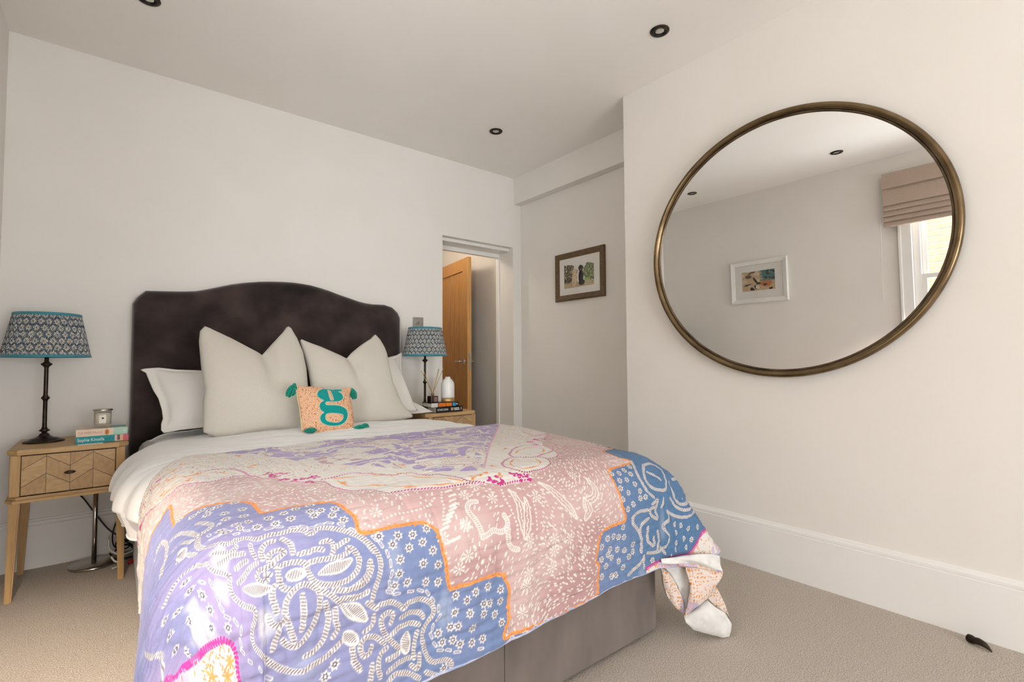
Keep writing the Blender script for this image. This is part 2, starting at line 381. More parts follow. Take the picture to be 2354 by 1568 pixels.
for sgn in (1, -1):
    t0 = 0.04 if sgn > 0 else 0.0
    hp = []
    for a, t, z in ((dl-0.055, t0, 1.0), (dl-0.055, t0+sgn*0.05, 1.0), (dl-0.062, t0+sgn*0.056, 1.0), (dl-0.13, t0+sgn*0.056, 1.001), (dl-0.17, t0+sgn*0.05, 1.0)): hp.append(dloc(a, t, z))
    h = tube('handle', hp, 0.009, m_chrome, droot, segs=10, n=4)
    bm = bmesh.new(); bmesh.ops.create_cone(bm, cap_ends=True, segments=24, radius1=0.026, radius2=0.026, depth=0.008)
    dirv = Vector((uy[0]*sgn, uy[1]*sgn, 0)); R_ = dirv.to_track_quat('Z', 'Y').to_matrix()
    cc = Vector(dloc(dl-0.055, t0+sgn*0.004, 1.0))
    for v in bm.verts: v.co = R_ @ v.co + cc
    bmobj('rose', bm, m_chrome, h)

# sash window in the left wall (seen in the mirror)
def sash_window(name, frame_boxes, pane_boxes, sill, label, proto_loc):
    r = struct(thing(name, proto_loc, label, 'window'))
    for n, lst in frame_boxes: boxes(n, lst, m_trim, r, 0.003)
    for lo, hi in pane_boxes: box('pane', lo, hi, m_pane, r)
    box('window_sill', sill[0], sill[1], m_trim, r, 0.004)
    return r
ZM = 1.58
x0, x1 = -0.53, -0.48
fb = [('frame', [((-0.55, WY0, WZ0), (-0.455, WY0+0.05, WZ1)), ((-0.55, WY1-0.05, WZ0), (-0.455, WY1, WZ1)), ((-0.55, WY0+0.05, WZ1-0.05), (-0.455, WY1-0.05, WZ1)), ((-0.55, WY0+0.05, WZ0), (-0.455, WY1-0.05, WZ0+0.04))]),
      ('sash', [((x0, WY0+0.05, ZM), (x0+0.035, WY0+0.095, WZ1-0.05)), ((x0, WY1-0.085, ZM), (x0+0.035, WY1-0.05, WZ1-0.05)), ((x0, WY0+0.095, ZM-0.02), (x0+0.035, WY1-0.085, ZM+0.02)), ((x0, WY0+0.095, WZ1-0.09), (x0+0.035, WY1-0.085, WZ1-0.05))]),
      ('sash', [((x1-0.012, WY0+0.05, WZ0+0.04), (x1+0.023, WY0+0.095, ZM+0.02)), ((x1-0.012, WY1-0.085, WZ0+0.04), (x1+0.023, WY1-0.05, ZM+0.02)), ((x1-0.012, WY0+0.095, ZM-0.02), (x1+0.023, WY1-0.085, ZM+0.02)), ((x1-0.012, WY0+0.095, WZ0+0.04), (x1+0.023, WY1-0.085, WZ0+0.10))]),
      ('casing', [((XL, WY1, WZ0-0.06), (XL+0.016, WY1+0.09, WZ1+0.09)), ((XL, WY0-0.09, WZ0-0.06), (XL+0.016, WY0, WZ1+0.09)), ((XL, WY0, WZ1), (XL+0.016, WY1, WZ1+0.09)), ((XL, WY1+0.07, WZ0-0.06), (XL+0.024, WY1+0.09, WZ1+0.09))])]
pb = [((x0+0.014, WY0+0.095, ZM+0.02), (x0+0.018, WY1-0.085, WZ1-0.09)), ((x1+0.004, WY0+0.095, WZ0+0.10), (x1+0.008, WY1-0.085, ZM-0.02))]
sash_window('window_1', fb, pb, ((-0.47, WY0-0.10, WZ0-0.06), (-0.38, WY1+0.10, WZ0-0.03)), 'white painted sash window beside the blush blind', (-0.5, 0.5, WZ0))
yy = YR-0.09
xm1, xm2 = RX0+(RX1-RX0)/3, RX0+2*(RX1-RX0)/3
fb = [('frame', [((RX0, yy, RZ0), (RX0+0.05, yy+0.06, RZ1)), ((RX1-0.05, yy, RZ0), (RX1, yy+0.06, RZ1)), ((RX0+0.05, yy, RZ0), (RX1-0.05, yy+0.06, RZ0+0.05)), ((RX0+0.05, yy, RZ1-0.05), (RX1-0.05, yy+0.06, RZ1))]),
      ('mullion', [((xm1-0.03, yy, RZ0+0.05), (xm1+0.03, yy+0.06, RZ1-0.05))]), ('mullion', [((xm2-0.03, yy, RZ0+0.05), (xm2+0.03, yy+0.06, RZ1-0.05))])]
pb = [((a, yy+0.028, RZ0+0.05), (b, yy+0.032, RZ1-0.05)) for a, b in ((RX0+0.05, xm1-0.03), (xm1+0.03, xm2-0.03), (xm2+0.03, RX1-0.05))]
sash_window('fill_window', fb, pb, ((RX0-0.05, YR-0.02, RZ0-0.04), (RX1+0.05, YR+0.06, RZ0)), 'wide white window added behind the camera to let in fill light', (1.2, yy, RZ0))  # rear window is added, out of view, to light the room

# garden wall outside the sash window
bw = struct(boxes('wall_outside', [((-2.90, -1.2, -0.1), (-2.612, 3.6, 2.62))], m_mortar))
bl, bh, gp = 0.215, 0.065, 0.010
bm = bmesh.new(); addbox(bm, (-0.05, 0, 0), (0, bl, bh), 0.003, 1)
bproto = bmobj('brick', bm, m_brick, bw)
first = True
for k in range(26):
    for i in range(11):
        y = -0.35 + i*(bl+gp) + (0.1125 if k % 2 else 0); z = 0.80 + k*(bh+gp)
        o = bproto if first else bproto.copy()
        if not first: COL.objects.link(o)
        first = False
        o.parent = bw; o.location = (-2.60+random.uniform(-0.003, 0.003), y, z)

# traced outlines (metres)
OUT = {
'cushL' : {'P0': (2.66, 0.66), 'P1': (2.95, 1.19), 'bottom': [(0.334, 0.0212), (0.3775, -0.003), (0.446, -0.0095), (0.5358, 0.0009), (0.6225, 0.0071), (0.7541, -0.0035), (0.8063, 0.0004)], 'left': [(0.334, 0.0212), (0.334, 0.0932), (0.3375, 0.1752), (0.3481, 0.2295), (0.3437, 0.2813), (0.3388, 0.3604), (0.3353, 0.5063), (0.3422, 0.5679), (0.3646, 0.6001)], 'top': [(0.3646, 0.6001), (0.387, 0.589), (0.481, 0.5244), (0.5625, 0.4628), (0.6132, 0.4267), (0.6714, 0.4993), (0.7323, 0.5731), (0.7576, 0.6111), (0.769, 0.6181)], 'right': [(0.8063, 0.0004), (0.8249, 0.1691), (0.824, 0.2409), (0.8306, 0.339), (0.8267, 0.4403), (0.8083, 0.5336), (0.7827, 0.607), (0.769, 0.6181)]} ,
'cushR' : {'P0': (2.7, 0.66), 'P1': (2.97, 1.17), 'bottom': [(0.8301, -0.0112), (0.9434, -0.0116), (1.0635, -0.01), (1.1905, -0.0082), (1.3258, -0.004), (1.4078, 0.0053), (1.42, 0.0161)], 'left': [(0.8301, -0.0112), (0.8439, 0.1199), (0.8497, 0.2356), (0.8484, 0.3288), (0.8406, 0.4199), (0.8303, 0.4942), (0.8279, 0.5224), (0.839, 0.5331)], 'top': [(0.839, 0.5331), (0.8833, 0.5071), (0.9441, 0.4772), (1.0129, 0.4371), (1.076, 0.4059), (1.1131, 0.4451), (1.1756, 0.4958), (1.2548, 0.549), (1.284, 0.5772), (1.2936, 0.5776)], 'right': [(1.42, 0.0161), (1.3936, 0.0462), (1.3623, 0.0955), (1.3496, 0.1437), (1.3312, 0.2314), (1.333, 0.3501), (1.3382, 0.4314), (1.3321, 0.4831), (1.3149, 0.5402), (1.2936, 0.5776)]} ,
'gc' : {'P0': (2.42, 0.665), 'P1': (2.56, 0.9), 'bottom': [(0.6952, 0.0137), (0.739, -0.0021), (0.79, -0.0039), (0.8748, -0.0056), (0.9402, 0.001)], 'left': [(0.6952, 0.0137), (0.7001, 0.0794), (0.7018, 0.1377), (0.6997, 0.1831), (0.6997, 0.2218), (0.6976, 0.2611)], 'top': [(0.6976, 0.2611), (0.7231, 0.2502), (0.786, 0.2464), (0.8493, 0.2323), (0.8929, 0.2253), (0.9399, 0.2323), (0.9754, 0.2347)], 'right': [(0.9402, 0.001), (0.9488, 0.0341), (0.9559, 0.1076), (0.9562, 0.1453), (0.9551, 0.1888), (0.9754, 0.2347)]} ,
'pilL' : {'P0': (2.92, 0.66), 'P1': (3.2, 0.97), 'bottom': [(0.1914, 0.0191), (0.2019, 0.0016), (0.2635, 0.011), (0.3627, 0.017), (0.668, -0.0067)], 'left': [(0.1914, 0.0191), (0.1926, 0.0602), (0.2003, 0.0889), (0.1977, 0.1448), (0.1855, 0.2161), (0.1667, 0.2668), (0.1507, 0.3272), (0.1372, 0.3887), (0.1116, 0.4107)], 'top': [(0.1116, 0.4107), (0.1319, 0.4199), (0.1907, 0.4253), (0.266, 0.4102), (0.3857, 0.4004), (0.7616, 0.3844)], 'right': [(0.668, -0.0067), (0.7085, 0.1521), (0.7616, 0.3844)]} ,
'pilR1' : {'P0': (2.9, 0.66), 'P1': (3.12, 0.97), 'bottom': [(1.0619, 0.0234), (1.1937, 0.0223), (1.3818, 0.0224), (1.5599, 0.0256)], 'left': [(1.0619, 0.0234), (1.1036, 0.2505), (1.147, 0.4423)], 'top': [(1.147, 0.4423), (1.2932, 0.454), (1.4631, 0.4512), (1.5075, 0.4391)], 'right': [(1.5599, 0.0256), (1.547, 0.0694), (1.5406, 0.1535), (1.5318, 0.2687), (1.5233, 0.3515), (1.5075, 0.4391)]} ,
'pilR2' : {'P0': (3.0, 0.655), 'P1': (3.25, 1.0), 'bottom': [(1.2255, -0.0011), (1.4101, -0.0046), (1.6103, -0.0042), (1.7326, -0.0008)], 'left': [(1.2255, -0.0011), (1.2782, 0.2248), (1.3316, 0.454)], 'top': [(1.3316, 0.454), (1.4516, 0.4539), (1.5168, 0.4661), (1.5853, 0.4835), (1.6403, 0.5165)], 'right': [(1.7326, -0.0008), (1.6871, 0.0249), (1.6497, 0.0543), (1.598, 0.0911), (1.5921, 0.2112), (1.5842, 0.3141), (1.6003, 0.4), (1.6403, 0.5165)]} ,
}
GLET = {'outer': [(0.8472, 0.2197), (0.8164, 0.2187), (0.7927, 0.2049), (0.7809, 0.1833), (0.7843, 0.1635), (0.7972, 0.1505), (0.8048, 0.1439), (0.7883, 0.1341), (0.7792, 0.1155), (0.7815, 0.0963), (0.7912, 0.0836), (0.7948, 0.0798), (0.7807, 0.0703), (0.7741, 0.0544), (0.7778, 0.0378), (0.7904, 0.025), (0.8141, 0.0157), (0.8456, 0.0126), (0.8791, 0.0188), (0.9024, 0.0382), (0.9122, 0.0616), (0.9115, 0.0886), (0.8943, 0.1046), (0.8628, 0.1143), (0.8199, 0.1174), (0.81, 0.1229), (0.8114, 0.1313), (0.8227, 0.1354), (0.8552, 0.1345), (0.8822, 0.1376), (0.9014, 0.1513), (0.9083, 0.171), (0.9024, 0.1891), (0.8925, 0.1972), (0.9114, 0.2014), (0.915, 0.2089), (0.905, 0.217), (0.8851, 0.2192), (0.8684, 0.2137)], 'hole_lower': [(0.8035, 0.0684), (0.8192, 0.073), (0.8553, 0.07), (0.8806, 0.0643), (0.8854, 0.0542), (0.8781, 0.038), (0.859, 0.0279), (0.8291, 0.0295), (0.8071, 0.0374), (0.7989, 0.0522)], 'hole_upper': [(0.8376, 0.2076), (0.8456, 0.2097), (0.851, 0.2019), (0.8541, 0.1543), (0.8503, 0.1446), (0.8413, 0.1428), (0.8368, 0.1554)]}
HB = [(0.0804, 1.3182), (0.1007, 1.3562), (0.1346, 1.3924), (0.2001, 1.3968), (0.2677, 1.4005), (0.3139, 1.4045), (0.3611, 1.41), (0.4031, 1.4208), (0.4459, 1.4339), (0.4926, 1.4491), (0.5403, 1.4645), (0.5891, 1.4774), (0.639, 1.4875), (0.7004, 1.498), (0.7634, 1.505), (0.8244, 1.5095), (0.8871, 1.5117), (0.9437, 1.5092), (1.0017, 1.5043), (1.0611, 1.4926), (1.1219, 1.4782), (1.1841, 1.4593), (1.2478, 1.4425), (1.2911, 1.4305), (1.335, 1.4192), (1.3797, 1.412), (1.4251, 1.4082), (1.4711, 1.4088), (1.518, 1.4103), (1.5753, 1.3962), (1.6192, 1.3584), (1.639, 1.3187)]
TAIL = {'band': {'bottom': [(1.4727, 1.0199, 0.3057), (1.5226, 0.9957, 0.3004), (1.5849, 0.9656, 0.2937), (1.6504, 0.9341, 0.2685), (1.6883, 0.9157, 0.2551)], 'top': [(1.4729, 1.0197, 0.3213), (1.523, 0.9956, 0.3206), (1.5856, 0.9653, 0.3243), (1.6468, 0.9358, 0.3203), (1.6752, 0.9221, 0.3117)], 'left': [(1.4727, 1.0199, 0.3057), (1.4729, 1.0197, 0.3213)], 'right': [(1.6883, 0.9157, 0.2551), (1.6752, 0.9221, 0.3117)]}, 'edge': {'bottom': [(1.4478, 1.0374, 0.2889), (1.4749, 1.0243, 0.2904), (1.5388, 0.9935, 0.2857), (1.5968, 0.9655, 0.2771), (1.6532, 0.9383, 0.2607), (1.6913, 0.9199, 0.2507)], 'top': [(1.4481, 1.0373, 0.3066), (1.4752, 1.0242, 0.3105), (1.539, 0.9934, 0.2992), (1.5971, 0.9653, 0.293), (1.6534, 0.9381, 0.2732), (1.6914, 0.9198, 0.2576)], 'left': [(1.4478, 1.0374, 0.2889), (1.4481, 1.0373, 0.3066)], 'right': [(1.6913, 0.9199, 0.2507), (1.6914, 0.9198, 0.2576)]}, 'flap_left': {'bottom': [(1.5353, 1.0396, 0.1711), (1.5591, 1.0281, 0.1315), (1.5915, 1.0124, 0.102)], 'top': [(1.5149, 1.0494, 0.2709), (1.5402, 1.0372, 0.2532), (1.5722, 1.0218, 0.2011), (1.5943, 1.0111, 0.1247)], 'left': [(1.5353, 1.0396, 0.1711), (1.5232, 1.0454, 0.2161), (1.5149, 1.0494, 0.2709)], 'right': [(1.5915, 1.0124, 0.102), (1.5943, 1.0111, 0.1247)]}, 'lining': {'bottom': [(1.5473, 1.0393, 0.246), (1.5771, 1.025, 0.1987), (1.5882, 1.0196, 0.1603), (1.6017, 1.0131, 0.1216)], 'top': [(1.5313, 1.0471, 0.2696), (1.5831, 1.0221, 0.2663), (1.626, 1.0014, 0.2617), (1.6236, 1.0025, 0.2025)], 'left': [(1.5473, 1.0393, 0.246), (1.5313, 1.0471, 0.2696)], 'right': [(1.6017, 1.0131, 0.1216), (1.6155, 1.0064, 0.157), (1.6236, 1.0025, 0.2025)]}, 'lobe': {'bottom': [(1.5662, 0.9913, 0.1114), (1.5969, 0.9765, 0.1277), (1.6449, 0.9534, 0.1581), (1.6771, 0.9378, 0.2094), (1.7021, 0.9257, 0.2459)], 'top': [(1.5719, 0.9886, 0.2786), (1.6188, 0.966, 0.2735), (1.6614, 0.9454, 0.2597), (1.7023, 0.9257, 0.2529)], 'left': [(1.5662, 0.9913, 0.1114), (1.5789, 0.9852, 0.1641), (1.5846, 0.9824, 0.2157), (1.5719, 0.9886, 0.2786)], 'right': [(1.7021, 0.9257, 0.2459), (1.7023, 0.9257, 0.2529)]}, 'corner': {'bottom': [(1.588, 1.003, 0.077), (1.6158, 0.9896, 0.048), (1.6584, 0.969, 0.0305), (1.7063, 0.9459, 0.0122), (1.7473, 0.9261, -0.0135)], 'top': [(1.5861, 1.0039, 0.1001), (1.622, 0.9866, 0.1184), (1.6657, 0.9655, 0.1452), (1.6942, 0.9518, 0.1183), (1.7278, 0.9355, 0.0953)], 'left': [(1.588, 1.003, 0.077), (1.5861, 1.0039, 0.1001)], 'right': [(1.7473, 0.9261, -0.0135), (1.7502, 0.9248, 0.0526), (1.7278, 0.9355, 0.0953)]}, 'strip': {'bottom': [(1.6735, 0.9673, 0.1491), (1.702, 0.9536, 0.1176), (1.7453, 0.9326, 0.0839)], 'top': [(1.6988, 0.9551, 0.1951), (1.7153, 0.9471, 0.1674), (1.7387, 0.9358, 0.1176), (1.7499, 0.9304, 0.0669)], 'left': [(1.6735, 0.9673, 0.1491), (1.6988, 0.9551, 0.1951)], 'right': [(1.7453, 0.9326, 0.0839), (1.7499, 0.9304, 0.0669)]}}

# ------------------------------------------------------------------ bed
bed = thing('bed', (0.86, 2.2, 0), 'double divan bed with a curved brown velvet headboard', 'bed')
BX0, BX1, BY0, BY1 = 0.105, 1.605, 1.115, 3.30
def divan(name, xa, xb, left):
    # rounded outer corner at the foot end, bevelled edges
    r = 0.05; pts = []
    if left:
        for k in range(7):
            a = math.pi + k/6*math.pi/2; pts.append((xa+r+r*math.cos(a), BY0+r+r*math.sin(a)))
        pts += [(xb, BY0), (xb, BY1), (xa, BY1)]
    else:
        pts += [(xa, BY0)]
        for k in range(7):
            a = -math.pi/2 + k/6*math.pi/2; pts.append((xb-r+r*math.cos(a), BY0+r+r*math.sin(a)))
        pts += [(xb, BY1), (xa, BY1)]
    bm = bmesh.new(); lo = [bm.verts.new((x, y, 0.012)) for x, y in pts]; hi = [bm.verts.new((x, y, 0.34)) for x, y in pts]
    n = len(pts); bm.faces.new(lo[::-1]); bm.faces.new(hi)
    for i in range(n): bm.faces.new((lo[i], lo[(i+1) % n], hi[(i+1) % n], hi[i]))
    bmesh.ops.recalc_face_normals(bm, faces=bm.faces)
    es = [e for e in bm.edges if abs(e.verts[0].co.z-e.verts[1].co.z) < 1e-6]
    bmesh.ops.bevel(bm, geom=es, offset=0.008, segments=2, affect='EDGES')
    return bmobj(name, bm, m_divan, bed)
XS = 0.868
divan('divan_half', BX0, XS-0.0012, True); divan('divan_half', XS+0.0012, BX1, False)
for x, y in ((0.2, 1.25), (1.5, 1.25), (0.2, 3.1), (1.5, 3.1)):
    lathe('foot', [(0.025, 0), (0.025, 0.02)], m_black, bed, (x, y, 0), 16)
box('mattress', (0.115, 1.20, 0.34), (1.59, 3.28, 0.60), m_mattress, bed, 0.06, 4)
# headboard: traced outline, padded front
hbp = np.array(HB); zb = 0.10
top = np.array([(x, z) for x, z in hbp])
outl = [(top[0, 0], zb)] + [(top[0, 0], 0.4), (top[0, 0], 0.8), (top[0, 0], 1.1)] + [tuple(t) for t in top] + [(top[-1, 0]+0.002, 1.1), (top[-1, 0]+0.002, 0.8), (top[-1, 0]+0.002, 0.4), (top[-1, 0]+0.002, zb)]
outl = np.array(outl); cen = np.array([outl[:, 0].mean(), 0.85])
def inset(o, d):
    n = len(o); q = np.zeros_like(o)
    for i in range(n):
        a, b, c = o[i-1], o[i], o[(i+1) % n]
        t1 = (b-a)/(np.linalg.norm(b-a)+1e-9); t2 = (c-b)/(np.linalg.norm(c-b)+1e-9)
        n1 = np.array([t1[1], -t1[0]]); n2 = np.array([t2[1], -t2[0]]); nn = n1+n2; nn /= max(np.linalg.norm(nn), 0.3)
        q[i] = b + nn*d/max(0.5, nn@n1)
    return q
rings = [(0.0, 3.393), (0.0, 3.345), (0.003, 3.333), (0.010, 3.322), (0.024, 3.313), (0.042, 3.309), (0.060, 3.308)]
V = []; n = len(outl)
for d, y in rings:
    q = inset(outl, d)
    V += [(a, y, b) for a, b in q]
F = []
for k in range(len(rings)-1):
    for i in range(n):
        j = (i+1) % n; F.append((k*n+i, k*n+j, (k+1)*n+j, (k+1)*n+i))
F.append([i for i in range(n)][::-1]); F.append([(len(rings)-1)*n+i for i in range(n)])
hb = obj('headboard', V, F, m_velvet, bed)
for p in hb.data.polygons: p.use_smooth = len(p.vertices) == 4

# ------------------------------------------------------------------ drape surfaces
def arc(L, r):
    L = np.asarray(L, float); q = math.pi/2*r
    h = np.where(L < q, r*np.sin(np.minimum(L, q)/r), r); g = np.where(L < q, r*(1-np.cos(np.minimum(L, q)/r)), r + (L-q))
    return h, g
QXL, QXR, QYF, QYH, QR = 0.235, 1.510, 1.205, 2.020, 0.175
QDL, QDR, QDF = 0.56, 0.52, 0.512
def quilt_pos(p, q, off=0.0):
    p = np.asarray(p, float); q = np.asarray(q, float)
    left = p < QXL; right = p > QXR
    DS = np.where(left, QDL, QDR)
    a = np.where(left, QXL-p, np.where(right, p-QXR, 0.0))/DS
    b = np.maximum(QYF-q, 0)/QDF
    t = np.maximum(a, b)
    phi = np.where(a >= b, math.pi/4*b/np.maximum(a, 1e-9), math.pi/2 - math.pi/4*a/np.maximum(b, 1e-9))
    phi = np.where(t < 1e-9, 0, phi)
    D = DS*np.cos(phi)**2 + QDF*np.sin(phi)**2
    L = t*D
    L = L*(1 - np.sin(phi)**2*(0.015 + 0.085*sst(0.6, 1.75, p)))
    sx = np.where(left, -1.0, 1.0)
    dx, dy = sx*np.cos(phi), -np.sin(phi)
    cx = np.clip(p, QXL, QXR); cy = np.maximum(q, QYF)
    hd = sst(1.40, 1.95, cy)
    T = 0.690 - 0.022*((cx-0.86)/0.64)**2*(1-0.8*hd) - 0.002*hd - 0.012*sst(1.45, 1.2, cy)
    T = T + 0.005*vnoise(cx*3.2, cy*3.2, 0.3, 3) + 0.003*vnoise(cx*9, cy*7, 1.3, 4)
    h, g = arc(L, QR)
    ex = np.maximum(L-math.pi/2*QR, 0)
    crn = np.exp(-((phi-0.80)/0.36)**2)
    near = sst(1.85, 1.15, cy)
    fl = np.where(right, 0.50*crn + 0.05, 0.0) + np.where(left, -0.03 + 0.15*near, 0.0)
    fl = np.where((b > a), np.where(right, fl, 0.03+0.10*crn*left), fl)
    wave = vnoise(cx*6.0+phi*2.2*sx, cy*6.0, 0.7, 9)*0.012*sst(0.12, 0.45, L) + vnoise(cx*15+phi*5*sx, cy*15+L*3, 0.7, 11)*0.004*sst(0.1, 0.3, L)
    h = h + fl*ex + wave + np.where(right, 0.058*crn*sst(0.06, 0.30, L), 0.0) - np.where(left, 0.022*(1-near)*np.cos(phi)*sst(0.05, 0.25, L), 0.0)
    g = np.where(ex > 0, QR + ex*np.sqrt(np.maximum(0.2, 1-fl**2)), g)
    x = cx + dx*(h-off*np.sin(np.minimum(L/QR, math.pi/2))); y = cy + dy*(h-off*np.sin(np.minimum(L/QR, math.pi/2)))
    z = T - g - off*np.cos(np.minimum(L/QR, math.pi/2))
    # quilting: gently puckered rows of stitching
    pk = 0.0005*np.sin(q*2*math.pi/0.024 + 3.2*vnoise(p*5, q*5, 0, 21)) + 0.0016*vnoise(p*22, q*60, 0.5, 23) + 0.0016*vnoise(p*55, q*24, 0.2, 25)
    cr1 = (1-np.abs(vnoise(p*5+0.9*vnoise(p*9, q*9, 0, 27), q*24, 0.3, 26)))**9; cr2 = (1-np.abs(vnoise(p*20, q*7+0.5*vnoise(p*6, q*6, 0, 28), 0.6, 29)))**10
    pk = pk - 0.0030*cr1*sst(-0.5, 0.5, vnoise(p*4, q*4, 0.8, 30)) - 0.0018*cr2
    pk = pk*(0.55+0.85*sst(0.0, 0.3, L))
    if np.isscalar(off) and off == 0.0:
        z = z + pk*np.cos(np.minimum(L/QR, math.pi/2)); x = x + dx*pk*np.sin(np.minimum(L/QR, math.pi/2)); y = y + dy*pk*np.sin(np.minimum(L/QR, math.pi/2))
    y = y + np.where(q > QYH-0.06, 0.010*vnoise(p*4, 0.2, 0, 31)*sst(QYH-0.06, QYH, q), 0)
    z = z - 0.006*sst(QYH-0.012, QYH, q)
    return np.stack([x, y, z], -1)
def spaced(a, b, f):
    """monotone samples from a to b with local spacing f(x)"""
    out = [a]
    while out[-1] < b: out.append(out[-1]+f(out[-1]))
    out = np.array(out); return a + (out-a)*(b-a)/(out[-1]-a)
QP = spaced(QXL-QDL, QXR+QDR, lambda x: 0.0021 if 0.0 < x < 1.85 else 0.004)
QQ = spaced(QYF-QDF, QYH, lambda y: 0.0019 if y < 1.25 else (0.0024 if y < 1.6 else 0.003))

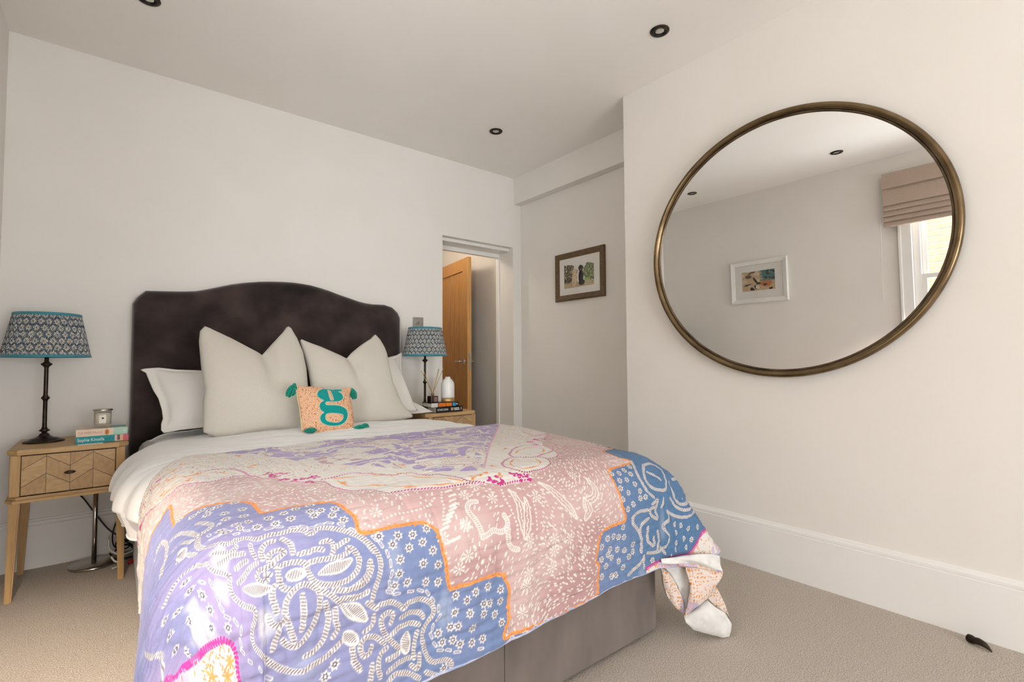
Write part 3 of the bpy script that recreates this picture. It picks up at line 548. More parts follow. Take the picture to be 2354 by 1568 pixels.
# print motifs traced in cloth coordinates
TR = {
 'blueL': [(-0.225,1.981),(-0.179,1.981),(-0.148,1.996),(-0.105,1.897),(-0.004,1.523),(0.022,1.533),(0.068,1.544),(0.092,1.560),(0.110,1.556),(0.108,1.467),(0.107,1.400),(0.121,1.405),(0.168,1.389),(0.217,1.354),(0.243,1.343),(0.264,1.306),(0.266,1.265),(0.269,1.221),(0.286,1.221),(0.326,1.215),(0.380,1.202),(0.415,1.171),(0.426,1.140),(0.436,1.107),(0.435,1.076),(0.441,1.061),(0.453,1.059),(0.515,1.060),(0.577,1.056),(0.607,1.038),(0.621,1.015),(0.624,0.980),(0.631,0.936),(0.638,0.886),(0.655,0.879),(0.716,0.878),(0.771,0.876),(0.799,0.863),(0.813,0.828),(0.815,0.792),(0.809,0.746),(0.795,0.719),(0.802,0.705),(0.861,0.705),(0.932,0.694),(0.955,0.693)],
 'blueR': [(1.017,0.693),(1.078,0.693),(1.119,0.696),(1.153,0.700),(1.160,0.743),(1.167,0.788),(1.155,0.799),(1.175,0.870),(1.197,0.886),(1.250,0.893),(1.305,0.898),(1.292,0.945),(1.294,0.989),(1.288,1.031),(1.302,1.080),(1.373,1.095),(1.449,1.109),(1.414,1.157),(1.432,1.237),(1.550,1.280),(1.543,1.218)],
 'sliver': [(1.539,1.431),(1.518,1.341),(1.551,1.281),(1.535,1.226),(1.522,1.315)],
 'pinkedge': [(-0.109,2.001),(-0.070,1.958),(-0.033,1.890),(0.031,1.777),(0.072,1.688),(0.116,1.661),(0.153,1.661),(0.176,1.626),(0.217,1.579),(0.263,1.597),(0.292,1.596),(0.314,1.574),(0.330,1.523),(0.363,1.494),(0.387,1.428),(0.413,1.379),(0.445,1.363),(0.451,1.301),(0.475,1.240),(0.518,1.221),(0.544,1.178),(0.564,1.167),(0.618,1.167),(0.603,1.166),(0.651,1.154),(0.688,1.142),(0.729,1.143),(0.771,1.138),(0.812,1.129),(0.854,1.104),(0.913,1.106),(0.961,1.101),(0.976,1.109),(0.972,1.132),(1.024,1.134),(1.078,1.151),(1.110,1.178),(1.131,1.215),(1.174,1.220),(1.220,1.257),(1.242,1.296),(1.254,1.342),(1.268,1.387),(1.369,1.509),(1.524,1.637)],
 'purp': [(0.283,2.005),(0.390,1.901),(0.452,1.747),(0.488,1.595),(0.573,1.498),(0.624,1.424),(0.669,1.343),(0.673,1.362),(0.723,1.284),(0.789,1.239),(0.847,1.199),(0.873,1.218),(1.039,1.421),(1.190,1.603),(1.382,1.825),(1.503,1.966)],
 'corner': [(1.927,0.789),(1.859,0.784),(1.821,0.765),(1.804,0.741),(1.762,0.721),(1.668,0.714),(1.510,0.716),(1.448,0.717),(1.403,0.709)],
 'medal': [(-0.161,1.261),(-0.165,1.269),(-0.106,1.117),(-0.105,1.061),(-0.107,0.964),(-0.098,0.912),(-0.032,0.917),(0.024,0.933),(0.082,0.942),(0.100,0.937),(0.114,0.926),(0.121,0.906),(0.118,0.881),(0.120,0.860)],
 'ropes': [[(0.151,1.300),(0.164,1.279),(0.173,1.244),(0.160,1.228),(0.147,1.230),(0.138,1.197),(0.130,1.159),(0.135,1.134),(0.150,1.117),(0.175,1.120),(0.189,1.124)],[(0.183,1.126),(0.213,1.127),(0.237,1.116),(0.257,1.119),(0.281,1.117),(0.307,1.116),(0.326,1.108),(0.336,1.094),(0.351,1.101),(0.370,1.099),(0.397,1.085),(0.424,1.065),(0.444,1.040),(0.457,1.016)],[(0.317,1.016),(0.316,1.027),(0.326,1.034),(0.352,1.031),(0.383,1.026),(0.404,1.031),(0.404,1.040),(0.415,1.031),(0.422,1.008),(0.416,0.989),(0.399,0.977),(0.377,0.974),(0.346,0.982),(0.327,0.995),(0.317,1.016)],[(0.263,1.059),(0.274,1.064),(0.280,1.069),(0.276,1.076),(0.261,1.077),(0.251,1.070),(0.253,1.055),(0.264,1.044),(0.286,1.045),(0.305,1.041),(0.318,1.031)],[(0.265,1.102),(0.251,1.100),(0.239,1.085),(0.240,1.068)],[(0.218,1.107),(0.218,1.091),(0.224,1.075)],[(0.283,1.101),(0.295,1.086),(0.296,1.063)],[(0.308,1.057),(0.325,1.055),(0.341,1.056),(0.352,1.051)],[(0.354,1.067),(0.370,1.066),(0.376,1.051),(0.371,1.038)],[(0.380,1.048),(0.395,1.054),(0.407,1.057)],[(0.225,1.062),(0.202,1.054),(0.184,1.040),(0.168,1.033)],[(0.248,1.033),(0.241,1.035),(0.243,1.025),(0.232,1.023),(0.219,1.035),(0.229,1.046),(0.243,1.048),(0.256,1.052)],[(0.199,1.071),(0.184,1.067),(0.169,1.060)],[(0.254,1.009),(0.249,0.997),(0.252,0.980),(0.257,0.959)],[(0.263,1.038),(0.264,1.018),(0.269,1.002),(0.280,0.994)],[(0.287,0.895),(0.282,0.911),(0.277,0.930),(0.271,0.952),(0.273,0.972),(0.284,0.987),(0.301,0.996),(0.321,0.989),(0.335,0.973),(0.335,0.953),(0.331,0.930),(0.321,0.910),(0.309,0.894),(0.294,0.884),(0.278,0.888),(0.266,0.904)],[(0.303,0.976),(0.304,0.957),(0.304,0.933),(0.301,0.911)],[(0.346,0.947),(0.353,0.917),(0.348,0.891),(0.340,0.871),(0.325,0.860),(0.308,0.856)],[(0.367,0.926),(0.367,0.903),(0.371,0.886),(0.362,0.873)],[(0.342,0.973),(0.360,0.955),(0.378,0.934)],[(0.380,0.943),(0.406,0.936),(0.434,0.935)],[(0.365,0.966),(0.392,0.956),(0.416,0.961),(0.436,0.973),(0.445,0.997)],[(0.092,1.109),(0.095,1.082),(0.104,1.067),(0.130,1.056),(0.148,1.049),(0.143,1.032),(0.147,1.010),(0.172,0.990),(0.201,0.980),(0.202,0.964),(0.191,0.950),(0.186,0.932),(0.196,0.911),(0.230,0.887),(0.255,0.860),(0.279,0.840),(0.302,0.831),(0.316,0.835),(0.342,0.837),(0.364,0.847),(0.381,0.857),(0.396,0.863),(0.408,0.851)],[(0.092,1.109),(0.078,1.116),(0.063,1.116),(0.042,1.109),(0.020,1.102)],[(0.119,1.100),(0.145,1.097),(0.169,1.098),(0.182,1.109)],[(0.125,1.075),(0.148,1.082),(0.170,1.089),(0.196,1.088)],[(0.239,0.959),(0.248,0.941),(0.263,0.933),(0.271,0.944)],[(0.259,0.924),(0.252,0.909),(0.248,0.895)],[(0.397,0.856),(0.401,0.829),(0.403,0.805),(0.416,0.784)],[(0.035,1.368),(0.051,1.388),(0.067,1.385),(0.079,1.327),(0.068,1.264),(0.052,1.218)],[(0.094,1.327),(0.111,1.321),(0.131,1.283),(0.142,1.238)],[(0.090,1.269),(0.112,1.260),(0.131,1.224)],[(0.093,1.181),(0.110,1.175),(0.114,1.145)],[(-0.069,1.120),(-0.068,1.064),(-0.064,1.026),(-0.083,1.001),(-0.109,0.979)],[(0.412,1.075),(0.436,1.053),(0.456,1.027),(0.467,0.999),(0.467,0.975),(0.458,0.950),(0.449,0.931),(0.446,0.918)],[(0.434,0.914),(0.455,0.895)],[(0.463,0.900),(0.488,0.899),(0.509,0.885),(0.520,0.875),(0.531,0.885),(0.558,0.884),(0.582,0.871),(0.595,0.852),(0.593,0.836),(0.579,0.824),(0.567,0.808),(0.566,0.788),(0.571,0.766),(0.581,0.741),(0.597,0.727),(0.620,0.724),(0.638,0.713),(0.640,0.700)],[(0.488,0.854),(0.493,0.870),(0.482,0.878),(0.467,0.872),(0.466,0.854),(0.475,0.832),(0.486,0.817),(0.509,0.791)],[(0.514,0.857),(0.535,0.862),(0.559,0.853),(0.569,0.839)],[(0.490,0.830),(0.510,0.838),(0.537,0.837),(0.557,0.827)],[(0.552,0.812),(0.546,0.794),(0.542,0.773),(0.544,0.759)],[(0.471,0.817),(0.448,0.839),(0.426,0.843),(0.417,0.828),(0.424,0.809),(0.438,0.809),(0.441,0.821)],[(0.476,0.805),(0.462,0.795),(0.455,0.775),(0.461,0.750)],[(0.504,0.783),(0.479,0.779)],[(0.534,0.763),(0.506,0.764),(0.480,0.753)],[(0.557,0.760),(0.554,0.731),(0.537,0.745)],[(0.448,0.882),(0.445,0.865),(0.428,0.857)],[(0.391,0.862),(0.399,0.843),(0.404,0.809),(0.415,0.789)],[(0.480,0.732),(0.500,0.741),(0.531,0.729),(0.557,0.707)],[(0.574,0.714),(0.602,0.693)],[(0.442,0.784),(0.438,0.752)],[(0.445,0.997),(0.446,0.980),(0.435,0.962),(0.417,0.955),(0.392,0.956)],[(0.392,0.937),(0.414,0.932),(0.435,0.938)],[(1.451,1.111),(1.425,1.045),(1.431,0.986),(1.460,0.953)],[(1.494,1.085),(1.450,1.028),(1.472,0.986),(1.552,0.971),(1.587,1.000),(1.606,1.050),(1.558,1.085),(1.494,1.085)],[(1.487,1.050),(1.519,1.026),(1.551,1.012)],[(1.615,0.994),(1.636,0.944),(1.703,0.908),(1.815,0.915),(1.793,0.934),(1.747,0.996),(1.655,1.003)],[(1.597,0.935),(1.665,0.899),(1.736,0.884),(1.831,0.889)],[(1.543,0.892),(1.638,0.868),(1.737,0.857),(1.851,0.869)],[(1.543,0.892),(1.566,0.862),(1.499,0.843),(1.526,0.817)],[(1.420,0.914),(1.365,0.913),(1.339,0.887),(1.369,0.846),(1.380,0.814),(1.378,0.773)],[(1.446,0.932),(1.479,0.942),(1.461,0.909),(1.470,0.875),(1.437,0.891),(1.431,0.913),(1.458,0.919)],[(1.374,0.841),(1.385,0.868),(1.419,0.884)],[(1.417,0.852),(1.413,0.806),(1.439,0.781)],[(1.443,0.811),(1.450,0.783)],[(1.467,0.828),(1.472,0.795),(1.463,0.760)],[(1.521,0.942),(1.498,0.913)],[(1.408,0.762),(1.465,0.753),(1.511,0.760),(1.563,0.792),(1.508,0.825)],[(1.312,0.710),(1.349,0.725),(1.388,0.745)],[(1.387,0.717),(1.391,0.755)],[(1.482,0.765),(1.511,0.737)]],
 'leaves': [[(0.340,1.006),(0.358,1.008),(0.386,1.007),(0.403,1.012)],[(0.179,1.019),(0.200,1.015),(0.230,1.010),(0.246,1.008)],[(0.380,0.929),(0.405,0.904),(0.430,0.881)],[(0.281,1.021),(0.292,1.019),(0.305,1.017)],[(0.526,0.819),(0.522,0.802),(0.523,0.782)],[(0.391,0.924),(0.408,0.910),(0.428,0.882)],[(0.099,1.205),(0.106,1.220),(0.103,1.177)],[(0.386,0.869),(0.397,0.856),(0.407,0.845)]],
 'stars': [(0.063,1.023),(0.046,1.049),(0.062,1.088),(0.074,0.996),(-0.000,0.983),(0.065,0.967),(0.114,0.960),(0.010,1.036),(-0.005,1.065),(-0.057,0.975),(-0.047,0.933),(-0.030,1.020),(0.120,1.401),(0.148,1.359),(0.168,1.367),(0.174,1.322),(0.184,1.343),(0.201,1.248),(0.205,1.288),(0.234,1.236),(0.240,1.284),(0.272,1.181),(0.305,1.188),(0.311,1.156),(0.279,1.150),(0.332,1.196),(0.355,1.165),(0.358,1.147),(0.375,1.157),(0.393,1.130),(0.412,1.108),(0.405,1.149),(0.244,1.153),(0.205,1.163),(0.178,1.184),(0.175,1.161),(0.232,1.187),(0.206,1.186),(0.234,1.341),(0.364,1.198),(0.200,1.346),(0.365,0.817),(0.346,0.801),(0.476,1.045),(0.520,1.037),(0.555,1.031),(0.593,1.036),(0.503,1.020),(0.541,1.004),(0.576,1.008),(0.599,0.983),(0.515,0.984),(0.571,0.961),(0.609,0.948),(0.510,0.954),(0.499,0.930),(0.530,0.930),(0.576,0.917),(0.609,0.907),(0.656,0.860),(0.711,0.852),(0.748,0.854),(0.788,0.834),(0.686,0.840),(0.736,0.815),(0.753,0.811),(0.787,0.804),(0.652,0.822),(0.692,0.807),(0.733,0.792),(0.768,0.777),(0.788,0.750),(0.640,0.792),(0.658,0.789),(0.699,0.769),(0.607,0.789),(0.617,0.765),(0.645,0.760),(0.663,0.745),(0.696,0.736),(0.728,0.733),(0.822,0.693),(0.862,0.693),(0.900,0.693),(0.940,0.693),(0.621,0.705),(1.303,1.067),(1.339,1.064),(1.375,1.073),(1.416,1.086),(1.392,1.053),(1.320,1.035),(1.358,1.034),(1.385,1.013),(1.307,1.008),(1.339,0.988),(1.399,0.985),(1.303,0.970),(1.391,0.960),(1.417,0.961),(1.350,0.945),(1.319,0.933),(1.292,0.876),(1.212,0.856),(1.243,0.855),(1.269,0.847),(1.294,0.842),(1.183,0.836),(1.226,0.817),(1.262,0.807),(1.296,0.797),(1.341,0.806),(1.215,0.803),(1.232,0.788),(1.182,0.797),(1.316,0.770),(1.338,0.782),(1.266,0.767),(1.202,0.769),(1.286,0.741),(1.181,0.742),(1.231,0.727),(1.251,0.726),(1.648,0.835),(1.700,0.828),(1.759,0.813),(1.822,0.811),(1.887,0.826),(1.658,0.803),(1.661,0.765),(1.727,0.778),(1.782,0.771),(1.651,0.741),(1.745,0.746),(1.583,0.719),(1.434,0.730)],
 'dash': [(0.183,1.229),(0.159,1.190),(0.157,1.162),(0.191,1.145),(0.219,1.150),(0.263,1.138),(0.283,1.136),(0.309,1.124),(0.329,1.119),(0.343,1.111),(0.362,1.113),(0.381,1.109),(0.403,1.096),(0.423,1.075),(0.071,1.045),(0.095,1.040),(0.104,1.012),(0.108,0.996),(0.119,0.978),(0.140,0.965),(0.152,0.948),(0.144,0.927),(0.147,0.911),(0.172,0.890),(0.212,0.870),(0.241,0.846),(0.465,1.043),(0.476,1.026),(0.487,1.003),(0.492,0.981),(0.492,0.958),(0.486,0.937),(0.485,0.921),(0.503,0.912),(0.538,0.907),(0.562,0.902),(0.580,0.891),(0.593,0.871),(0.608,0.846),(0.608,0.825),(0.593,0.807),(0.588,0.791),(0.598,0.767),(0.611,0.749),(0.633,0.741),(0.655,0.729),(0.720,0.713)],
 'mag': [[(-0.107,1.998),(-0.054,1.940),(0.031,1.777),(0.072,1.688),(0.116,1.661),(0.153,1.661),(0.176,1.626),(0.217,1.579),(0.263,1.597),(0.292,1.596),(0.314,1.574),(0.330,1.523)],[(-0.061,2.005),(0.019,1.932),(0.059,1.936),(0.086,1.923),(0.135,1.873)],[(0.222,1.720),(0.263,1.724),(0.283,1.703),(0.302,1.652),(0.314,1.557)],[(0.387,1.428),(0.413,1.379),(0.445,1.363),(0.451,1.301),(0.475,1.240),(0.518,1.221),(0.544,1.178),(0.564,1.167),(0.618,1.167)],[(0.451,1.383),(0.479,1.384),(0.535,1.399),(0.579,1.366),(0.619,1.323)],[(0.556,1.174),(0.603,1.166),(0.651,1.154),(0.688,1.142),(0.729,1.143),(0.771,1.138),(0.812,1.129)],[(0.622,1.315),(0.667,1.302),(0.695,1.260),(0.728,1.240),(0.749,1.201),(0.767,1.156),(0.800,1.135)],[(1.050,1.320),(1.139,1.399),(1.208,1.424),(1.248,1.406),(1.277,1.377),(1.257,1.321),(1.202,1.286),(1.168,1.278),(1.112,1.254),(1.080,1.268),(1.044,1.284),(1.050,1.320)],[(0.956,1.237),(1.010,1.275),(1.049,1.275),(1.092,1.259),(1.131,1.238),(1.110,1.178),(1.072,1.148),(1.018,1.135),(0.967,1.137),(0.941,1.168),(0.933,1.196),(0.956,1.237)],[(1.138,1.219),(1.174,1.220),(1.220,1.257),(1.242,1.296)],[(0.854,1.104),(0.913,1.106),(0.961,1.101)],[(1.449,1.720),(1.431,1.613),(1.524,1.637)]],
 'magpurp': [(0.873,1.218),(1.039,1.421),(1.190,1.603),(1.382,1.825),(1.503,1.966)],
 'orl': [[(0.067,1.908),(0.106,1.848),(0.149,1.779),(0.195,1.704),(0.240,1.683),(0.270,1.639)],[(0.086,1.702),(0.133,1.703),(0.174,1.665)],[(0.478,1.340),(0.490,1.278),(0.535,1.262),(0.564,1.244),(0.582,1.206),(0.627,1.185)],[(0.474,1.368),(0.505,1.365),(0.574,1.352),(0.627,1.299)],[(0.618,1.308),(0.652,1.318),(0.660,1.278),(0.671,1.245),(0.713,1.215),(0.743,1.167),(0.760,1.154),(0.730,1.155),(0.682,1.161),(0.636,1.178),(0.599,1.185)],[(1.082,1.325),(1.146,1.371),(1.200,1.383),(1.231,1.357),(1.212,1.322),(1.164,1.293)],[(0.980,1.227),(1.022,1.256),(1.023,1.234)],[(1.088,1.227),(1.079,1.194),(1.045,1.163),(0.986,1.152),(0.961,1.185),(0.974,1.217)]],
 'magfl': [(0.356,1.536),(0.367,1.510),(0.354,1.555),(0.381,1.471),(0.401,1.430),(0.419,1.424),(0.440,1.425),(0.418,1.385),(0.386,1.531),(0.842,1.130),(0.853,1.117),(0.871,1.129),(0.926,1.130),(0.937,1.117),(0.957,1.123),(0.963,1.107),(1.357,1.530),(1.356,1.506),(1.404,1.536),(1.292,1.489),(1.270,1.426),(-0.061,1.930),(-0.045,1.929),(-0.113,1.986)],
 'orfl': [(0.202,1.716),(0.095,1.733),(0.172,1.681),(0.485,1.321),(0.560,1.245),(0.331,1.676),(0.349,1.698),(0.181,1.906),(0.151,1.877),(0.343,1.899),(0.694,1.391),(1.104,1.409),(0.907,1.218),(0.880,1.147),(0.821,1.162),(0.795,1.161),(0.845,1.178)],
 'heart': [[(0.741,0.978),(0.738,1.000),(0.733,1.020),(0.721,1.044),(0.720,1.060),(0.734,1.073),(0.753,1.071)],[(0.741,0.979),(0.762,0.982),(0.777,0.987),(0.798,0.977),(0.816,0.980),(0.826,0.995),(0.821,1.016)],[(0.819,0.979),(0.821,0.960),(0.822,0.952)],[(0.825,0.974),(0.817,0.956),(0.827,0.930),(0.847,0.919)]],
 'lens': [[(0.869,1.080),(0.878,1.053),(0.880,1.021),(0.873,0.991),(0.875,0.943)],[(0.985,1.082),(1.011,1.054),(1.033,1.022),(1.055,0.990),(1.074,0.954)],[(1.170,1.070),(1.190,1.029),(1.170,0.998),(1.124,0.991),(1.121,0.958)],[(0.907,1.045),(0.896,0.998),(0.875,0.945)],[(1.126,1.003),(1.135,0.965),(1.113,0.944)]],
 'moons': [(0.695,1.123),(0.697,1.105),(0.691,1.090),(0.685,1.075),(0.679,1.065),(0.667,1.054),(0.659,1.045),(0.650,1.035),(0.641,1.023),(0.650,0.989),(0.666,0.991)],
 'dotline': [[(0.674,1.126),(0.662,1.101),(0.660,1.081),(0.650,1.063),(0.642,1.046)],[(0.521,1.091),(0.538,1.093),(0.569,1.090),(0.598,1.089),(0.621,1.095),(0.645,1.111)],[(0.453,1.081),(0.470,1.070),(0.494,1.084),(0.519,1.089),(0.553,1.092),(0.597,1.089),(0.628,1.095)],[(0.847,1.087),(0.842,1.056),(0.849,1.022),(0.852,0.996),(0.853,0.972),(0.850,0.949)],[(0.933,1.030),(0.930,1.004),(0.924,0.980),(0.920,0.955)]],
 'pinkfl': [(0.731,1.099),(0.805,1.069),(0.699,1.020),(0.631,1.003),(0.778,1.124),(0.488,1.108),(0.697,1.017),(0.690,0.946),(0.664,0.922),(0.881,0.845),(0.854,0.749),(0.870,0.817),(0.978,0.879),(0.949,1.041),(0.889,0.930),(1.102,0.846),(1.131,1.088),(0.968,0.835),(0.981,0.913),(1.040,0.899),(1.340,1.218)],
 'whitepatch': [(0.032,0.963),(0.135,1.088),(0.228,0.947),(0.122,1.022),(0.024,0.991)]
}

# ------------------------------------------------------------------ printed pattern of the quilt (cloth coordinates in metres)
def paint_quilt(QP, QQ):
    nr, nc = len(QQ), len(QP); A = np.zeros((nr, nc, 3)); P, Q = np.meshgrid(QP, QQ)
    cream = S3(229, 223, 215); mauve = S3(138, 122, 132); orange = S3(238, 156, 88); magenta = S3(206, 52, 140); wine = S3(168, 70, 106); pink = S3(204, 170, 166); lilac = S3(178, 160, 202)
    aa = 0.0008
    def win(x0, x1, y0, y1):
        return slice(max(0, np.searchsorted(QQ, y0)-1), np.searchsorted(QQ, y1)+1), slice(max(0, np.searchsorted(QP, x0)-1), np.searchsorted(QP, x1)+1)
    def mix(sl, al, col):
        A[sl] += (col - A[sl])*al[..., None]
    def capsule(a, b, hw, col, hw2=None):
        m = max(hw, hw2 or 0)+aa*2
        sl = win(min(a[0], b[0])-m, max(a[0], b[0])+m, min(a[1], b[1])-m, max(a[1], b[1])+m)
        x, y = P[sl], Q[sl]
        if x.size == 0: return
        dx, dy = b[0]-a[0], b[1]-a[1]; L2 = dx*dx+dy*dy+1e-12
        t = np.clip(((x-a[0])*dx+(y-a[1])*dy)/L2, 0, 1); d = np.hypot(x-a[0]-t*dx, y-a[1]-t*dy)
        w = hw if hw2 is None else hw+(hw2-hw)*t
        mix(sl, np.clip((w-d)/aa+0.5, 0, 1), col)
    def bar(c, ang, ln, hw, col):
        u = (math.cos(ang)*ln/2, math.sin(ang)*ln/2); capsule((c[0]-u[0], c[1]-u[1]), (c[0]+u[0], c[1]+u[1]), hw, col)
    def along(pts, step):
        s = smooth_path([tuple(p) for p in pts], 8) if len(pts) > 2 else np.array(pts, float)
        d = np.r_[0, np.cumsum(np.linalg.norm(np.diff(s, axis=0), axis=1))]; n = max(2, int(d[-1]/step)+1); t = np.linspace(0, d[-1], n)
        xy = np.stack([np.interp(t, d, s[:, 0]), np.interp(t, d, s[:, 1])], -1); g = np.gradient(xy, axis=0)
        return xy, np.arctan2(g[:, 1], g[:, 0])
    def inside(poly):
        ins = np.zeros(P.shape, bool); n = len(poly)
        for i in range(n):
            x0, y0 = poly[i]; x1, y1 = poly[(i+1) % n]
            if y0 == y1: continue
            rows = slice(np.searchsorted(QQ, min(y0, y1)), np.searchsorted(QQ, max(y0, y1)))
            y = QQ[rows][:, None]
            ins[rows] ^= P[rows] < (x1-x0)*(y-y0)/(y1-y0)+x0
        return ins
    def mono(ch):
        out = [ch[0]]
        for p in ch[1:]:
            if p[0] > out[-1][0]-0.03: out.append(p)
        return out
    lo, hi, q0 = QP[0]-0.02, QP[-1]+0.02, QQ[0]-0.02
    n1 = vnoise(P*7, Q*7, 0.0, 101); n2 = vnoise(P*38, Q*38, 0.0, 102); n3 = vnoise(P*120, Q*120, 0, 103)
    # ---- fields
    A[:] = cream + (n3*0.02)[..., None]
    pe = mono([t for t in TR['pinkedge'] if t[0] > -0.02])
    m_pink = inside([(lo, pe[0][1]-0.02)] + pe + [(hi, pe[-1][1]), (hi, q0), (lo, q0)])
    bl = [t for t in TR['blueL'][4:]]
    m_bl = inside([(lo, bl[0][1]+0.02)] + bl + [(bl[-1][0], q0), (lo, q0)])
    br = TR['blueR']
    m_br = inside([(br[0][0], q0)] + br + [(hi, br[-1][1]), (hi, q0)])
    m_sl = inside(TR['sliver'])
    co = TR['corner'][::-1]
    m_co = inside([(co[0][0]-0.02, q0)] + co + [(hi, co[-1][1]+0.004), (hi, q0)])
    m_md = inside([(t[0], t[1]) for t in TR['medal'][4:]] + [(0.13, q0), (-0.16, q0)])
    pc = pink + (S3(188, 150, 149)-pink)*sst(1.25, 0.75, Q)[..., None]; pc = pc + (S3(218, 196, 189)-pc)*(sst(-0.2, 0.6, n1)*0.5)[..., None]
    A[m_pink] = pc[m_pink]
    b1, b2, b3 = S3(146, 146, 184), S3(118, 137, 176), S3(88, 122, 158)
    bc = b1 + (b2-b1)*sst(0.25, 0.75, P + 0.10*n1)[..., None]; bc = bc + (b3-bc)*sst(1.15, 1.5, P)[..., None]
    bc = bc + (S3(172, 156, 192)-bc)*(sst(0.42, 0.10, P)*sst(1.30, 1.0, Q)*sst(-0.5, 0.4, n1))[..., None]
    wp = np.zeros(P.shape)
    for (x, y), r in zip(TR['whitepatch'], (0.050, 0.032, 0.032, 0.024, 0.032)): wp = np.maximum(wp, np.exp(-(((P-x)**2+(Q-y)**2)/r**2)) + 0.10*n2)
    bc = bc + (S3(220, 214, 216)-bc)*(0.75*sst(0.25, 0.80, wp + 0.22*vnoise(P*55, Q*55, 0, 104)))[..., None]; bc = bc + (n3*0.012)[..., None]
    bc = bc + (S3(196, 206, 222)-bc)*(0.35*sst(0.45, 0.8, vnoise(P*16, Q*6, 0.4, 107)))[..., None]
    for m_ in (m_bl, m_br, m_sl): A[m_] = bc[m_]
    # ---- scattered white marks on the pink cloth
    rs = np.random.RandomState(5); stp = 0.0125
    only_pink = m_pink & ~m_bl & ~m_br
    def is_pink(x, y):
        i, j = np.searchsorted(QQ, y), np.searchsorted(QP, x); return 0 <= i < nr and 0 <= j < nc and only_pink[i, j]
    keep_out = np.array([p for k in ('heart', 'lens') for l in TR[k] for p in l] + list(TR['moons']) + list(TR['pinkfl']) + [p for l in TR['dotline'] for p in l])
    for y in np.arange(QQ[0], QQ[-1], stp):
        for x in np.arange(-0.15, 1.75, stp):
            px, py = x+rs.uniform(-0.5, 0.5)*stp, y+rs.uniform(-0.5, 0.5)*stp
            r1, r2 = rs.uniform(), rs.uniform()
            if not is_pink(px, py): continue
            dens = 0.72 if (py > 1.15 or px > 0.86) else 0.50
            if r1 > dens or np.min((keep_out[:, 0]-px)**2+(keep_out[:, 1]-py)**2) < 0.016**2: continue
            ang = 2.2*vn(px*5, py*5) + 1.2
            bar((px, py), ang, 0.003+0.006*r2, 0.0017+0.0011*r1, cream)
    for c_ in TR['pinkfl']:
        for k in range(8):
            a = k*math.pi/4+0.2; capsule((c_[0]+0.006*math.cos(a), c_[1]+0.006*math.sin(a)), (c_[0]+0.014*math.cos(a), c_[1]+0.014*math.sin(a)), 0.0012, cream, 0.0028)
        capsule(c_, c_, 0.003, cream)
    for l in TR['heart']:
        xy, an = along(l, 0.0062)
        for i in range(len(xy)-1): capsule(xy[i], xy[i+1], 0.0072, cream)
        for p, a in zip(xy, an): bar(p, a+1.2, 0.0075, 0.0013, pink)
    for l in TR['lens']:
        xy, an = along(l, 0.009); n = len(xy)
        for i in range(n-1): w = 0.004+0.009*math.sin(math.pi*(i+0.5)/n); capsule(xy[i], xy[i+1], w, cream)
        for i in range(n-1): w = 0.002+0.009*math.sin(math.pi*(i+0.5)/n)-0.001; capsule(xy[i], xy[i+1], max(0.001, w-0.0012), pc[np.clip(np.searchsorted(QQ, xy[i][1]), 0, nr-1), np.clip(np.searchsorted(QP, xy[i][0]), 0, nc-1)])
        for i in range(0, n): bar(xy[i], an[i]+0.5*(-1)**i, 0.006, 0.0018, cream)
    for c_ in TR['moons']: capsule((c_[0]-0.011, c_[1]), (c_[0]+0.009, c_[1]+0.004), 0.0028, cream, 0.0040)
    for l in TR['dotline']:
        xy, an = along(l, 0.0105)
        for p in xy: capsule(p, p, 0.0031, cream)
    # ---- lilac centre with marbled paisleys
    pu = TR['purp']; m_pu = inside(pu + [(pu[-1][0], QQ[-1]+0.02), (pu[0][0]-0.06, QQ[-1]+0.02)])
    A[m_pu] = (lilac + (n1*0.03)[..., None])[m_pu]
    w1 = vnoise(P*15 + 1.6*vnoise(P*8, Q*8, 0, 111), Q*20 + 1.6*vnoise(P*9, Q*9, 1, 112), 0.2, 113); rid = np.abs(w1)
    ed = sst(1.50, 1.25, P)
    blob = m_pu & ((rid < 0.27*ed+0.02) | (np.abs(vnoise(P*26, Q*34, 0, 114)) < 0.09*ed)); A[blob] = (cream*0.99)[None]
    A[m_pu & (rid > 0.15) & (rid < 0.20) & (n2 > -0.1)] = S3(198, 168, 176)
    A[blob & (np.abs((P*170) % 2-1)+np.abs((Q*170) % 2-1) < 0.55) & (n2 > 0.15)] = S3(196, 140, 130)
    # ---- white border: fine dashes in orange, ochre and wine
    border = ~m_pink & ~m_pu & ~m_bl
    for y in np.arange(1.45, QQ[-1], 0.011):
        for x in np.arange(-0.1, 1.75, 0.011):
            px, py, r1, r2 = x+rs.uniform(-0.4, 0.4)*0.011, y+rs.uniform(-0.4, 0.4)*0.011, rs.uniform(), rs.uniform()
            i, j = np.searchsorted(QQ, py), np.searchsorted(QP, px)
            if i >= nr or j >= nc or not border[i, j] or r1 > 0.62: continue
            col = orange if r2 < 0.42 else (S3(214, 190, 120) if r2 < 0.62 else (wine if r2 < 0.72 else S3(208, 190, 186)))
            bar((px, py), 2.5*vn(px*6+3, py*6), 0.004+0.004*r2, 0.0011+0.0006*r1, col)
    for l in TR['orl']:
        xy, an = along(l, 0.006)
        for i in range(len(xy)-1): capsule(xy[i], xy[i+1], 0.0042, cream)
        for i in range(len(xy)-1): capsule(xy[i], xy[i+1], 0.0019+0.0012*math.sin(i*0.4), orange)
    for l in TR['mag']:
        xy, an = along(l, 0.0085)
        for i in range(len(xy)-1): capsule(xy[i], xy[i+1], 0.0058, cream)
        for p, a in zip(xy, an): bar(p, a+0.9, 0.006, 0.0022, wine if vn(p[0]*20, p[1]*20) > 0.1 else magenta)
    xy, an = along(TR['magpurp'], 0.010)
